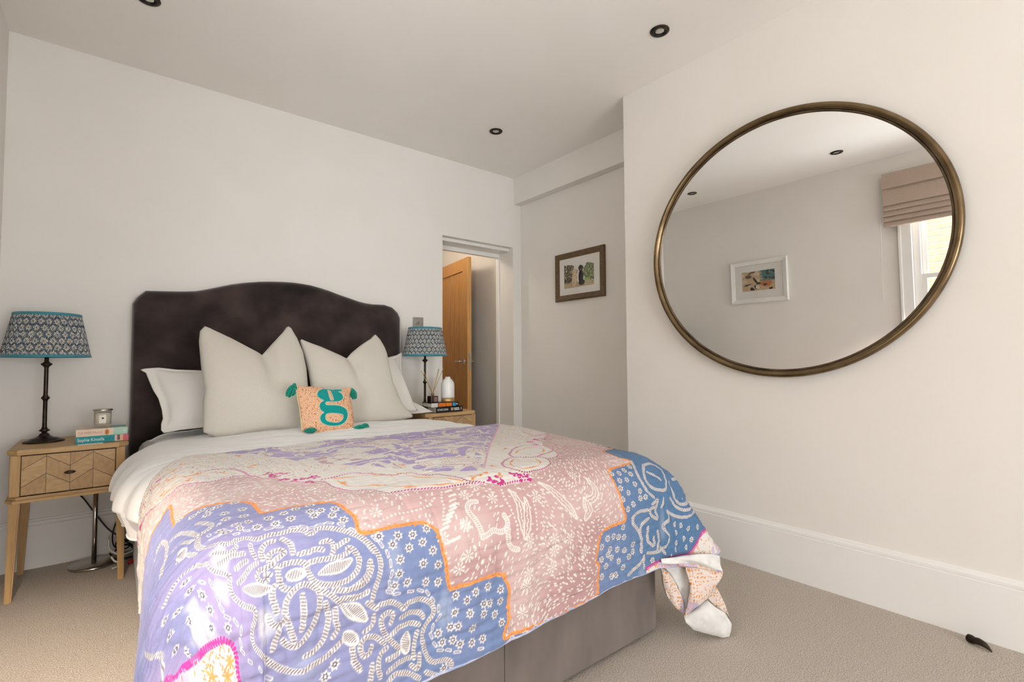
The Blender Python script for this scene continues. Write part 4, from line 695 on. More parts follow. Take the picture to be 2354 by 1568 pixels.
    for p, a in zip(xy, an): capsule(p, p, 0.0048, cream); capsule(p, p, 0.0034, magenta); capsule(p, p, 0.0017, cream)
    for c_ in TR['magfl']:
        for k in range(6):
            a = rs.uniform(0, 6.28); r = rs.uniform(0.002, 0.013); capsule((c_[0]+r*math.cos(a), c_[1]+r*math.sin(a)), (c_[0]+1.5*r*math.cos(a), c_[1]+1.5*r*math.sin(a)), 0.0042, magenta)
        capsule((c_[0]+0.004, c_[1]), (c_[0]+0.006, c_[1]+0.003), 0.0018, cream)
    for c_ in TR['orfl']:
        for k in range(4):
            a = rs.uniform(0, 6.28); capsule(c_, (c_[0]+0.010*math.cos(a), c_[1]+0.010*math.sin(a)), 0.0030, orange)
    # ---- orange scalloped seam between pink and blue
    for ch in (bl, br):
        xy, an = along(ch, 0.0055)
        for i in range(len(xy)-1): capsule(xy[i], xy[i+1], 0.0042, orange)
        for p in xy[::2]: capsule(p, (p[0]+rs.uniform(-0.006, 0.006), p[1]+rs.uniform(-0.006, 0.006)), 0.0032, orange)
        for p, a in zip(xy, an):
            if rs.uniform() < 0.5: bar(p, a, 0.006, 0.0008, S3(204, 108, 60))
    # ---- blue cloth: dashes, stars, leaves, ropes
    D_ = TR['dash']
    for i, c_ in enumerate(D_):
        k = i+1 if i+1 < len(D_) and math.dist(D_[i+1], c_) < 0.08 else i-1
        a = math.atan2(D_[k][1]-c_[1], D_[k][0]-c_[0]); bar(c_, a, 0.013, 0.0036, cream); bar(c_, a, 0.010, 0.0017, S3(150, 146, 182))
    for c_ in TR['stars']:
        for k in range(7):
            a = k*2*math.pi/7+c_[0]*9; capsule((c_[0]+0.005*math.cos(a), c_[1]+0.005*math.sin(a)), (c_[0]+0.0112*math.cos(a), c_[1]+0.0112*math.sin(a)), 0.0032, cream, 0.0010)
        capsule(c_, c_, 0.0085, cream)
        for k in range(6):
            a = k*math.pi/3+c_[0]*9; capsule((c_[0]+0.003*math.cos(a), c_[1]+0.003*math.sin(a)), (c_[0]+0.0068*math.cos(a), c_[1]+0.0068*math.sin(a)), 0.0018, S3(96, 84, 108), 0.0006)
        capsule(c_, c_, 0.0050, S3(96, 84, 108)); capsule(c_, c_, 0.0026, cream)
    for l in TR['ropes']:
        xy, an = along(l, 0.0062)
        for i in range(len(xy)-1): capsule(xy[i], xy[i+1], 0.0055, cream)
        for p, a in zip(xy, an): bar(p, a+1.15, 0.0080, 0.0014, mauve)
    for l in TR['leaves']:
        xy, an = along(l, 0.0045); n = len(xy)
        for i in range(n-1): capsule(xy[i], xy[i+1], 0.003+0.010*math.sin(math.pi*(i+0.5)/n), cream)
        for i in range(n): bar(xy[i], an[i]+1.3, 0.002+0.015*math.sin(math.pi*(i+0.5)/n), 0.0011, mauve)
    # ---- corner of the border beside the foot, and the medallion at the left foot
    for m_, sd in ((m_co, 3), (m_md, 4)):
        A[m_] = (cream + (n3*0.02)[..., None])[m_]
        A[m_ & (n1+0.4*n2 > 0.45)] = S3(206, 190, 212)
        ii, jj = np.where(m_)
        for k in range(min(330, len(ii)//60)):
            t = rs.randint(len(ii)); x, y = QP[jj[t]], QQ[ii[t]]; bar((x, y), rs.uniform(0, 3.1), 0.004+0.004*rs.uniform(), 0.0019, orange if rs.uniform() < 0.7 else S3(206, 136, 72))
    xy, an = along(co, 0.0062)
    for p, a in zip(xy, an): bar(p, a+1.2, 0.011, 0.0021, magenta)
    md = TR['medal'][4:]; xy, an = along(md, 0.0085)
    for p, a in zip(xy, an): bar(p, a+1.3, 0.009, 0.0036, S3(212, 74, 160))
    for c_, r in (((0.02, 0.885), 0.022), ((0.075, 0.875), 0.015), ((0.095, 0.90), 0.012)):
        for k in range(7):
            a = k*0.9; capsule(c_, (c_[0]+r*math.cos(a), c_[1]+r*math.sin(a)), 0.0028, S3(232, 174, 106))
    return np.clip(A*0.94, 0, 1)
def vn(x, y): return math.sin(x*1.3+2.1*math.sin(y*0.9+0.7))*math.cos(y*1.1-1.7*math.sin(x*0.8))
GP, GQ = np.meshgrid(QP, QQ)            # rows: q, columns: p
quilt_xyz = quilt_pos(GP, GQ)
quilt_rgb = paint_quilt(QP, QQ)
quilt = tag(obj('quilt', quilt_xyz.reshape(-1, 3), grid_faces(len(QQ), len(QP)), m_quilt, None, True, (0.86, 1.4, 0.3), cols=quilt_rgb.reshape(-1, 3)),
            'folded patchwork quilt in blue, pink and lilac paisley draped over the foot of the bed', 'quilt')
bp_, bq_ = np.meshgrid(np.linspace(QP[0], QP[-1], 220), np.linspace(QQ[0], QQ[-1], 120))
back = quilt_pos(bp_, bq_, 0.007)
obj('backing', back.reshape(-1, 3), grid_faces(120, 220)[:, ::-1], m_qback, quilt, True)
# bound hem around the four sides
def hem(P, Q):
    a = quilt_pos(P, Q); b = quilt_pos(P, Q, 0.007)
    mid = (a+b)/2
    V, F = tube_geo(mid, 0.0042, 6); obj('hem', V, F, m_qhem, quilt, True)
m_qhem = mat('hem_binding', S(196, 192, 206), 0.85, col2=S(150, 160, 192), nscale=30)
nn = 260
hem(np.linspace(QP[0], QP[-1], nn), np.full(nn, QQ[0])); hem(np.linspace(QP[0], QP[-1], nn), np.full(nn, QQ[-1]))
hem(np.full(nn, QP[0]), np.linspace(QQ[0], QQ[-1], nn)); hem(np.full(nn, QP[-1]), np.linspace(QQ[0], QQ[-1], nn))

# duvet
def duvet_grid(nq=300):
    q = np.linspace(1.30, 3.16, nq)
    pl = np.where(q < 2.3, 0.105 - 0.085*sst(1.90, 2.30, q), 0.020 + 0.085*sst(2.74, 2.96, q))
    pr = 1.640 + 0.02*np.exp(-((q-2.4)/0.35)**2)
    r = 0.165
    aL = np.linspace(0.345, 0.0, 56)[:-1]; tp = np.linspace(0, 1, 220); aR = np.linspace(0, 0.36, 40)[1:]
    rows = []
    for i, qq in enumerate(q):
        il, ir = pl[i]+r, pr[i]-r
        xt = il + (ir-il)*tp
        T = 0.662 - 0.020*((xt-0.86)/0.62)**2 + 0.006*np.exp(-((qq-2.35)/0.3)**2) - 0.02*sst(2.6, 3.1, qq)
        T0, T1 = T[0], T[-1]
        h, g = arc(aL, r); hh = h - 0.35*np.maximum(aL-math.pi/2*r, 0)
        L = np.stack([il-hh, np.full_like(h, qq), T0-g], -1)
        M_ = np.stack([xt, np.full_like(xt, qq), T], -1)
        h, g = arc(aR, r); Rr = np.stack([ir+h, np.full_like(h, qq), T1-g], -1)
        rows.append(np.concatenate([L, M_, Rr]))
    G = np.array(rows)
    # creases
    dx = np.gradient(G, axis=1); dq = np.gradient(G, axis=0)
    N = np.cross(dx, dq); N /= np.linalg.norm(N, axis=2, keepdims=True)+1e-9
    N = np.where(N[..., 2:3] < -0.2, -N, N)
    sgn = np.where((N[..., 0] > 0) & (G[..., 0] < 0.3), 1, 1)
    X, Y, Z = G[..., 0], G[..., 1], G[..., 2]
    u = X*0.5+Y; w = X-0.35*Y
    d = 0.0085*vnoise(X*3.0, Y*4.0, Z*3, 41) + 0.0075*np.abs(vnoise(X*3.5+Y*3, Y*13-X*5, Z*4, 43)) + 0.004*np.abs(vnoise(X*6-Y*4, Y*22+X*9, Z*4, 48)) + 0.0024*vnoise(X*9, Y*34, Z*8, 45)
    side = sst(0.25, 0.05, X)*sst(1.9, 2.2, Y)
    d = d + side*0.010*np.sin(Y*34 + 3*vnoise(Y*3, Z*6, 0, 47))*sst(0.66, 0.52, Z)
    hid = sst(2.02, 1.90, Y)
    d = d*(1-hid*0.8)
    G = G + N*d[..., None]
    G[..., 2] -= 0.010*hid
    return G
dg_ = duvet_grid()
duvet = tag(obj('duvet', dg_.reshape(-1, 3), grid_faces(dg_.shape[0], dg_.shape[1]), m_duvet, None, True, (0.86, 2.4, 0.4)),
            'crumpled plain white duvet spread over the mattress under the quilt', 'duvet')
V, F = tube_geo(dg_[:, 0], 0.004, 6); obj('hem', V, F, m_duvet, duvet, True)
V, F = tube_geo(dg_[-1], 0.006, 6); obj('hem', V, F, m_duvet, duvet, True)

# ------------------------------------------------------------------ cushions
def resample(c, n):
    c = np.array(c, float); d = np.r_[0, np.cumsum(np.linalg.norm(np.diff(c, axis=0), axis=1))]; t = np.linspace(0, d[-1], n)
    return np.stack([np.interp(t, d, c[:, k]) for k in range(c.shape[1])], -1)
def coons(o, nu, nv):
    B, T, L, R = resample(o['bottom'], nu), resample(o['top'], nu), resample(o['left'], nv), resample(o['right'], nv)
    u = np.linspace(0, 1, nu)[None, :, None]; v = np.linspace(0, 1, nv)[:, None, None]
    return ((1-v)*B[None] + v*T[None] + (1-u)*L[:, None] + u*R[:, None]
            - ((1-u)*(1-v)*B[0] + u*(1-v)*B[-1] + (1-u)*v*T[0] + u*v*T[-1]))
def ease(n, k=0.35):
    t = np.linspace(0, 1, n); return t
def pillow(name, o, thick, m, label, cat, nu=70, nv=70, flange=0.0, notch=None, seed=0, wr=0.006, group=None, cols=None, backf=0.7, ex=0.5, root=None):
    g = coons(o, nu, nv)
    (y0, z0), (y1, z1) = o['P0'], o['P1']; Ld = math.hypot(y1-y0, z1-z0); cy, cz = (y1-y0)/Ld, (z1-z0)/Ld
    base = np.stack([g[..., 0], y0+g[..., 1]*cy, z0+g[..., 1]*cz], -1); nrm = np.array([0, -cz, cy])
    u = np.linspace(0, 1, nu)[None, :]; v = np.linspace(0, 1, nv)[:, None]
    f = flange
    uu = np.clip((u-f)/(1-2*f), 0, 1); vv = np.clip((v-f)/(1-2*f), 0, 1)
    prof = (np.clip(4*uu*(1-uu), 0, 1)**ex)*(np.clip(4*vv*(1-vv), 0, 1)**ex)
    prof = prof*(0.80+0.25*(1-vv))                     # filling settles downwards
    if notch is not None:
        u0, dep = notch
        prof = prof*(1 - dep*np.exp(-((u-u0)/0.075)**2)*sst(0.25, 1.0, v))
    X, H = g[..., 0], g[..., 1]
    w = wr*(vnoise(X*7+seed, H*7, 0.1, 51+seed) + 0.6*vnoise(X*16+seed, H*20, 0.4, 52+seed) + 0.5*np.abs(vnoise(X*10+H*12, H*9-X*8+seed, 0.4, 53+seed)))
    env = np.clip(4*u*(1-u)*4*v*(1-v), 0, 1)**0.35
    th = thick*prof
    front = base + nrm*(th + w*env)[..., None]
    bck = base - nrm*(th*backf + 0.004*env)[..., None]
    n = nu*nv; idx = np.arange(n).reshape(nv, nu)
    bidx = np.arange(n, 2*n).reshape(nv, nu).copy()
    edge = np.zeros((nv, nu), bool); edge[0] = edge[-1] = True; edge[:, 0] = edge[:, -1] = True
    bidx[edge] = idx[edge]
    ff = np.stack([idx[:-1, :-1], idx[:-1, 1:], idx[1:, 1:], idx[1:, :-1]], -1).reshape(-1, 4)
    fb_ = np.stack([bidx[:-1, :-1], bidx[1:, :-1], bidx[1:, 1:], bidx[:-1, 1:]], -1).reshape(-1, 4)
    V = np.concatenate([front.reshape(-1, 3), bck.reshape(-1, 3)])
    c = None
    if cols is not None: c = np.concatenate([cols(g).reshape(-1, 3), np.tile(S3(232, 222, 190), (n, 1))])
    o_ = obj(name, V, np.concatenate([ff, fb_]), m, None, True, (float(base[0, :, 0].mean()), y0, z0), cols=c)
    bm = bmesh.new(); bm.from_mesh(o_.data)
    bmesh.ops.delete(bm, geom=[v_ for v_ in bm.verts if not v_.link_faces], context='VERTS'); bm.to_mesh(o_.data); bm.free()
    tag(o_, label, cat, group)
    return o_, g, front, nrm, base
pillow('pillow', OUT['pilL'], 0.075, m_pillow, 'white cotton pillow with flanged edge at the left of the headboard', 'pillow', 80, 56, flange=0.07, seed=1, wr=0.007)
pillow('pillow', OUT['pilR2'], 0.05, m_pillow, 'rearmost white pillow at the right, its corner spilling towards the lamp', 'pillow', 60, 56, flange=0.06, seed=2, wr=0.005)
pillow('pillow', OUT['pilR1'], 0.06, m_pillow, 'plump white pillow just behind the right linen cushion', 'pillow', 60, 56, seed=3, wr=0.005)
cl, *_ = pillow('cushion', OUT['cushL'], 0.085, m_linen, 'larger cream linen cushion with a deep chop, left of centre', 'cushion', 90, 80, notch=(0.60, 0.6), seed=4, wr=0.004, ex=0.42)
cr, *_ = pillow('cushion', OUT['cushR'], 0.085, m_linen, 'cream linen cushion with a V-shaped chop, on the right', 'cushion', 90, 80, notch=(0.52, 0.6), seed=5, wr=0.004, ex=0.42)

def gcols(g):
    X, H = g[..., 0], g[..., 1]
    c = np.zeros(X.shape+(3,)); base = S3(232, 158, 106); pk = S3(226, 112, 84); gr = S3(120, 150, 110); wh = S3(246, 222, 190); br = S3(170, 92, 60)
    c[:] = base
    s = 0.0062
    cx = (X/s) % 1 - 0.5; cy = (H/s) % 1 - 0.5; k = (np.floor(X/s)+np.floor(H/s)) % 2
    rr = np.hypot(cx, cy)
    c = np.where((rr < 0.28)[..., None] & (k > 0)[..., None], pk, c); c = np.where((rr < 0.20)[..., None] & (k < 1)[..., None], gr, c)
    c = np.where(((rr > 0.42))[..., None], wh, c)
    c = np.where((vnoise(X*330, H*330, 0, 61) > 0.60)[..., None], br, c)
    return c
gob, gg, gfront, gn, gbase = pillow('initial_cushion', OUT['gc'], 0.050, m_paint, 'small orange patterned cushion with a teal letter g and corner tassels', 'cushion', 150, 130, seed=6, wr=0.002, cols=gcols, ex=0.5)
def inpoly(X, Y, P):
    P = np.array(P); ins = np.zeros(X.shape, bool); n = len(P)
    for i in range(n):
        x0, y0 = P[i]; x1, y1 = P[(i+1) % n]
        if y0 == y1: continue
        c = ((y0 > Y) != (y1 > Y)) & (X < (x1-x0)*(Y-y0)/(y1-y0)+x0); ins ^= c
    return ins
def closed_smooth(P, n=6):
    P = np.array(P, float); m_ = len(P); out = []
    for i in range(m_):
        p0, p1, p2, p3 = P[i-1], P[i], P[(i+1) % m_], P[(i+2) % m_]
        for k in range(n):
            t = k/n; out.append(0.5*(2*p1 + (p2-p0)*t + (2*p0-5*p1+4*p2-p3)*t*t + (-p0+3*p1-3*p2+p3)*t**3))
    return np.array(out)
# felt letter g: triangulated outline laid on the cushion front
def on_cushion(P, lift):
    """2D cushion coordinates -> 3D on the padded front"""
    P = np.asarray(P); F2 = gg.reshape(-1, 2); F3 = gfront.reshape(-1, 3); out = []
    for p in P:
        d = ((F2-p)**2).sum(1); k = np.argpartition(d, 4)[:4]; w = 1/(d[k]+1e-8); out.append((F3[k]*w[:, None]).sum(0)/w.sum() + gn*lift)
    return np.array(out)
from mathutils.geometry import delaunay_2d_cdt
def patch_from_outline(name, loops, lift, m, parent, step=0.005):
    pts = []; edges = []
    for lp in loops:
        s0 = len(pts); pts += [Vector((float(a), float(b))) for a, b in lp]; k = len(lp)
        edges += [(s0+i, s0+(i+1) % k) for i in range(k)]
    A = np.array([tuple(p) for p in pts]); x0_, y0_ = A.min(0); x1_, y1_ = A.max(0)
    gx, gy = np.meshgrid(np.arange(x0_, x1_, step), np.arange(y0_, y1_, step)); gx, gy = gx.ravel(), gy.ravel()
    ok = inpoly(gx, gy, loops[0])
    for h in loops[1:]: ok &= ~inpoly(gx, gy, h)
    dmin = np.min(np.hypot(gx[:, None]-A[:, 0], gy[:, None]-A[:, 1]), axis=1); ok &= dmin > step*0.5
    pts += [Vector((float(a), float(b))) for a, b in zip(gx[ok], gy[ok])]
    vo, eo, fo, *_ = delaunay_2d_cdt(pts, edges, [], 0, 1e-7)
    vo = np.array([tuple(v) for v in vo]); keep = []
    for f in fo:
        c = vo[list(f)].mean(0)[None]
        if inpoly(c[:, 0], c[:, 1], loops[0])[0] and not any(inpoly(c[:, 0], c[:, 1], h)[0] for h in loops[1:]): keep.append(list(f))
    topv = on_cushion(vo, lift); botv = on_cushion(vo, 0.0); n = len(vo)
    cnt = {}
    for f in keep:
        for i in range(len(f)):
            a, b = f[i], f[(i+1) % len(f)]; cnt[(a, b)] = 1
    side = [(b, a, n+a, n+b) for (a, b) in cnt if (b, a) not in cnt]
    return obj(name, np.concatenate([topv, botv]), keep + side, m, parent)
gl = [closed_smooth(GLET['outer'], 4), closed_smooth(GLET['hole_lower'], 4), closed_smooth(GLET['hole_upper'], 3)]
patch_from_outline('letter', gl, 0.003, m_felt, gob)['label'] = 'teal felt lower-case letter g'
for lp, lf in ((gl[0], 0.0035), (gl[1], 0.0035), (gl[2], 0.0035)):
    w = on_cushion(np.vstack([lp, lp[:1]]), lf)
    V, F = tube_geo(w, 0.0011, 5); obj('stitching', V, F, m_stitch, gob, True)
for key in ('left',):
    w = on_cushion(resample(OUT['gc'][key], 40), 0.002); V, F = tube_geo(w, 0.0022, 5); obj('piping', V, F, mat('lime_piping', S(206, 212, 150), 0.7, col2=S(196, 202, 140)), gob, True)
def tassel(c, d, ln, parent, rad=0.016, n=26, sag=0.0):
    rs = np.random.RandomState(int(abs(c[0])*1e4) % 999); bm = bmesh.new(); Vv = []; Ff = []
    d = np.array(d, float); d /= np.linalg.norm(d); u = np.cross(d, [0.3, 0.9, 0.1]); u /= np.linalg.norm(u); w = np.cross(d, u); c = np.array(c)
    for k in range(n):
        a = rs.uniform(0, 6.28); r = rad*math.sqrt(rs.uniform(0, 1)); e = rs.uniform(0.8, 1.05)*ln
        o2 = r*(math.cos(a)*u + math.sin(a)*w); p = [c, c+d*e*0.3+o2*0.9, c+d*e*0.7+o2*1.15, c+d*e+o2*0.8 - np.array([0, 0, sag])]
        v, f = tube_geo(smooth_path(p, 3), np.linspace(0.0035, 0.0026, 10), 5); s0 = len(Vv); Vv += list(v); Ff += [[i+s0 for i in q_] for q_ in f]
    v, f = tube_geo(np.array([c-d*0.004, c, c+d*0.008, c+d*0.012]), [0.004, 0.008, 0.008, 0.006], 8); s0 = len(Vv); Vv += list(v); Ff += [[i+s0 for i in q_] for q_ in f]
    bm.free(); return obj('tassel', Vv, Ff, m_tassel, parent, True)
gc3 = lambda i, j: gfront[i, j]
tassel(gc3(-1, 0)+np.array([-0.004, -0.012, 0.004]), (-0.42, -0.12, -1), 0.068, gob, 0.019, 34)
tassel(gc3(-1, -1)+np.array([0.0, -0.008, -0.008]), (0.16, -0.16, -1), 0.052, gob, 0.014)
tassel(gc3(0, 0)+np.array([0.012, -0.016, 0.003]), (0.75, -0.6, 0.02), 0.048, gob, 0.011)
tassel(gc3(0, -1)+np.array([0.002, -0.012, 0.006]), (1, -0.10, 0.0), 0.046, gob, 0.011)
tassel(gc3(0, -1)+np.array([0.036, -0.005, 0.010]), (1, 0.05, 0.02), 0.040, gob, 0.010)

# hanging fold of the quilt's lower layer at the foot corner
def floral(V, base, seed):
    x, z = V[:, 0]*1.0 - V[:, 1]*0.6, V[:, 2]
    c = np.tile(base, (len(V), 1)); lil = S3(196, 184, 208); orr = S3(228, 150, 76); och = S3(206, 130, 66)
    c = np.where((vnoise(x*14, z*14, 0, seed) > 0.35)[:, None], lil, c)
    x = x + 0.007*vnoise(x*60, z*60, 0, seed+5); z = z + 0.007*vnoise(x*55, z*65, 2, seed+6)
    s = 0.0125; i, j = np.floor(x/s), np.floor(z/s)
    h1 = vnoise(i*7.31+0.5, j*3.17+0.5, 0.5, seed+1); h2 = vnoise(i*2.71+0.5, j*9.11+0.5, 0.5, seed+2)
    fx, fz = x/s-i-0.5-0.3*h1, z/s-j-0.5-0.3*h2; ang = h1*3.1
    a_, b_ = fx*np.cos(ang)+fz*np.sin(ang), -fx*np.sin(ang)+fz*np.cos(ang)
    dd = (a_/0.36)**2 + (b_/0.17)**2
    c = np.where(((dd < 1) & (h2 > -0.3))[:, None], np.where((h1 > 0.2)[:, None], och, orr), c)
    return c
def tail_patch(name, o, bulge, m, painted, seed, nu=90, nv=60, thick=0.006):
    g = coons(o, nu, nv); u = np.linspace(0, 1, nu)[None, :]; v = np.linspace(0, 1, nv)[:, None]
    nrm = np.array([-0.435, -0.90, 0.0])
    off = bulge*(4*u*(1-u))**0.6*(4*v*(1-v))**0.6 + 0.005*vnoise(g[..., 0]*40, g[..., 2]*30, 0, seed) + 0.004*np.sin(u*9+v*4+seed)*np.sqrt(np.clip(4*v*(1-v), 0, 1))
    fr = g + nrm*off[..., None]; bk = fr - nrm*thick
    fr[..., 2] = np.maximum(fr[..., 2], 0.008); bk[..., 2] = np.maximum(bk[..., 2], 0.003)
    n = nu*nv; idx = np.arange(n).reshape(nv, nu); b = idx+n
    ff = [np.stack([idx[:-1, :-1], idx[:-1, 1:], idx[1:, 1:], idx[1:, :-1]], -1).reshape(-1, 4), np.stack([b[:-1, :-1], b[1:, :-1], b[1:, 1:], b[:-1, 1:]], -1).reshape(-1, 4)]
    for e in (idx[0], idx[-1], idx[:, 0], idx[:, -1]): ff.append(np.stack([e[:-1], e[1:], e[1:]+n, e[:-1]+n], -1))
    V = np.concatenate([fr.reshape(-1, 3), bk.reshape(-1, 3)])
    c = floral(V, S3(226, 212, 204), seed) if painted else None
    return obj(name, V, np.concatenate(ff), m, quilt, True, cols=c)
tail_patch('fold', TAIL['corner'], 0.020, m_qback, False, 71)
tail_patch('fold', TAIL['strip'], 0.004, m_paint, True, 72)
tail_patch('fold', TAIL['flap_left'], 0.010, m_paint, True, 73)
tail_patch('fold', TAIL['lining'], 0.004, m_qback, False, 74)
tail_patch('fold', TAIL['lobe'], 0.018, m_paint, True, 75)
tail_patch('fold', TAIL['edge'], 0.004, m_paint, True, 77)
tail_patch('fold', TAIL['band'], 0.008, m_qback, False, 76)

# ------------------------------------------------------------------ bedside tables
def nightstand(x0, x1, y0, y1, zt, label):
    r = thing('nightstand', ((x0+x1)/2, (y0+y1)/2, 0), label, 'nightstand', 'pair of oak bedside tables')
    bm = bmesh.new()                                   # top with clipped corners
    c = 0.035
    pts = [(x0+c, y0), (x1-c, y0), (x1, y0+c), (x1, y1), (x0, y1), (x0, y0+c)]
    def slab(zl, zh, P, bev):
        lo = [bm.verts.new((a, b, zl)) for a, b in P]; hi = [bm.verts.new((a, b, zh)) for a, b in P]; n = len(P)
        bm.faces.new(lo[::-1]); bm.faces.new(hi)
        for i in range(n): bm.faces.new((lo[i], lo[(i+1) % n], hi[(i+1) % n], hi[i]))
        bmesh.ops.bevel(bm, geom=[e for e in bm.edges if e.verts[0] in lo+hi and e.verts[1] in lo+hi and abs(e.verts[0].co.z-e.verts[1].co.z) < 1e-6], offset=bev, segments=2, affect='EDGES')
    slab(zt-0.022, zt, pts, 0.004)
    bmobj('top', bm, m_pale, r)
    xi0, xi1, yi = x0+0.012, x1-0.012, y0+0.010
    zb0, zb1 = zt-0.222, zt-0.022
    # carcass sides, back and lower rail
    box('side', (xi0, yi+0.03, zb0+0.025), (xi0+0.016, y1-0.01, zb1), m_palev, r); box('side', (xi1-0.016, yi+0.03, zb0+0.025), (xi1, y1-0.01, zb1), m_palev, r)
    box('back', (xi0+0.016, y1-0.022, zb0+0.025), (xi1-0.016, y1-0.01, zb1), m_palev, r)
    bm = bmesh.new()
    e = 0.010; P2 = [(x0+c-e, y0-0.004), (x1-c+e, y0-0.004), (x1+0.002, y0+c), (x1+0.002, y1-0.01), (x0-0.002, y1-0.01), (x0-0.002, y0+c)]
    slab(zb0, zb0+0.013, P2, 0.003); P3 = [(x0+c, y0+0.002), (x1-c, y0+0.002), (x1-0.004, y0+c), (x1-0.004, y1-0.01), (x0+0.004, y1-0.01), (x0+0.004, y0+c)]
    slab(zb0+0.013, zb0+0.025, P3, 0.003)
    bmobj('lower_rail', bm, m_pale, r)
    # legs: corner posts that taper below
    for sx, sy in ((0, 0), (1, 0), (0, 1), (1, 1)):
        xa = xi0 if sx == 0 else xi1-0.034; ya = yi if sy == 0 else y1-0.05
        bm = bmesh.new(); addbox(bm, (xa, ya, zb0+0.025), (xa+0.034, ya+0.034, zb1), 0.004); 
        ox = -0.012 if sx == 0 else 0.012; oy = 0.0 if sy == 0 else 0.0
        t = [(xa, ya), (xa+0.036, ya), (xa+0.036, ya+0.036), (xa, ya+0.036)]
        b_ = [(xa+0.008+ox*0.9, ya+0.004+oy), (xa+0.030+ox*0.9, ya+0.004+oy), (xa+0.030+ox*0.9, ya+0.028+oy), (xa+0.008+ox*0.9, ya+0.028+oy)]
        hi = [bm.verts.new((p[0], p[1], zb0)) for p in t]; lo = [bm.verts.new((p[0], p[1], 0.0)) for p in b_]
        bm.faces.new(lo[::-1]); bm.faces.new(hi); side = []
        for i in range(4): bm.faces.new((lo[i], lo[(i+1) % 4], hi[(i+1) % 4], hi[i]))
        bmesh.ops.bevel(bm, geom=[e_ for e_ in bm.edges if e_.verts[0] in lo+hi and e_.verts[1] in lo+hi and abs(e_.verts[0].co.z-e_.verts[1].co.z) > 0.1], offset=0.005, segments=2, affect='EDGES')
        bmobj('leg', bm, m_palev, r)
    # drawer with chevron veneer
    dx0, dx1, dz0, dz1 = xi0+0.036, xi1-0.036, zb0+0.028, zb1-0.003; fy = yi-0.002
    d = box('drawer', (dx0, fy+0.002, dz0), (dx1, fy+0.014, dz1), m_dark, r)
    nx = 4; w = (dx1-dx0)/nx; H = dz1-dz0; amp = 0.30*H
    def zig(k, lev): return dz0 + H*lev + (amp/2 if k % 2 == 0 else -amp/2)
    for i in range(nx):
        xa, xb = dx0+i*w+0.0006, dx0+(i+1)*w-0.0006
        lines = [(dz0+0.001, dz0+0.001), (zig(i+1, 0.36), zig(i, 0.36)), (zig(i+1, 0.80), zig(i, 0.80)), (dz1-0.001, dz1-0.001)]
        for k in range(3):
            (la, lb), (ha, hb_) = lines[k], lines[k+1]; g = 0.0010
            la, lb = la+g, lb+g; ha, hb_ = min(ha, dz1-0.001)-g, min(hb_, dz1-0.001)-g
            P = [(xa, la), (xb, lb), (xb, hb_), (xa, ha)]
            V = [(x, fy, z) for x, z in P] + [(x, fy+0.004, z) for x, z in P]
            obj('veneer_piece', V, [(0, 1, 2, 3), (7, 6, 5, 4), (0, 4, 5, 1), (1, 5, 6, 2), (2, 6, 7, 3), (3, 7, 4, 0)], m_veneer if (i+k) % 2 else m_veneer2, d)
    cx, cz = (dx0+dx1)/2, (dz0+dz1)/2-0.002
    hp = [(cx-0.020, fy-0.010, cz), (cx-0.012, fy-0.0135, cz), (cx, fy-0.015, cz), (cx+0.012, fy-0.0135, cz), (cx+0.020, fy-0.010, cz)]
    tube('handle', hp, [0.001, 0.006, 0.0078, 0.006, 0.001], m_bronze, d, 10, 4)
    tube('handle_post', [(cx, fy-0.012, cz), (cx, fy-0.004, cz), (cx, fy+0.002, cz)], 0.004, m_bronze, d, 8, 2)
    return r
ZT, ZTR = 0.632, 0.645
nightstand(-0.337, 0.070, 2.945, 3.365, ZT, 'pale oak bedside table with chevron drawer, left of the bed')
nightstand(1.652, 2.060, 2.945, 3.365, ZTR, 'pale oak bedside table beside the doorway, right of the bed')

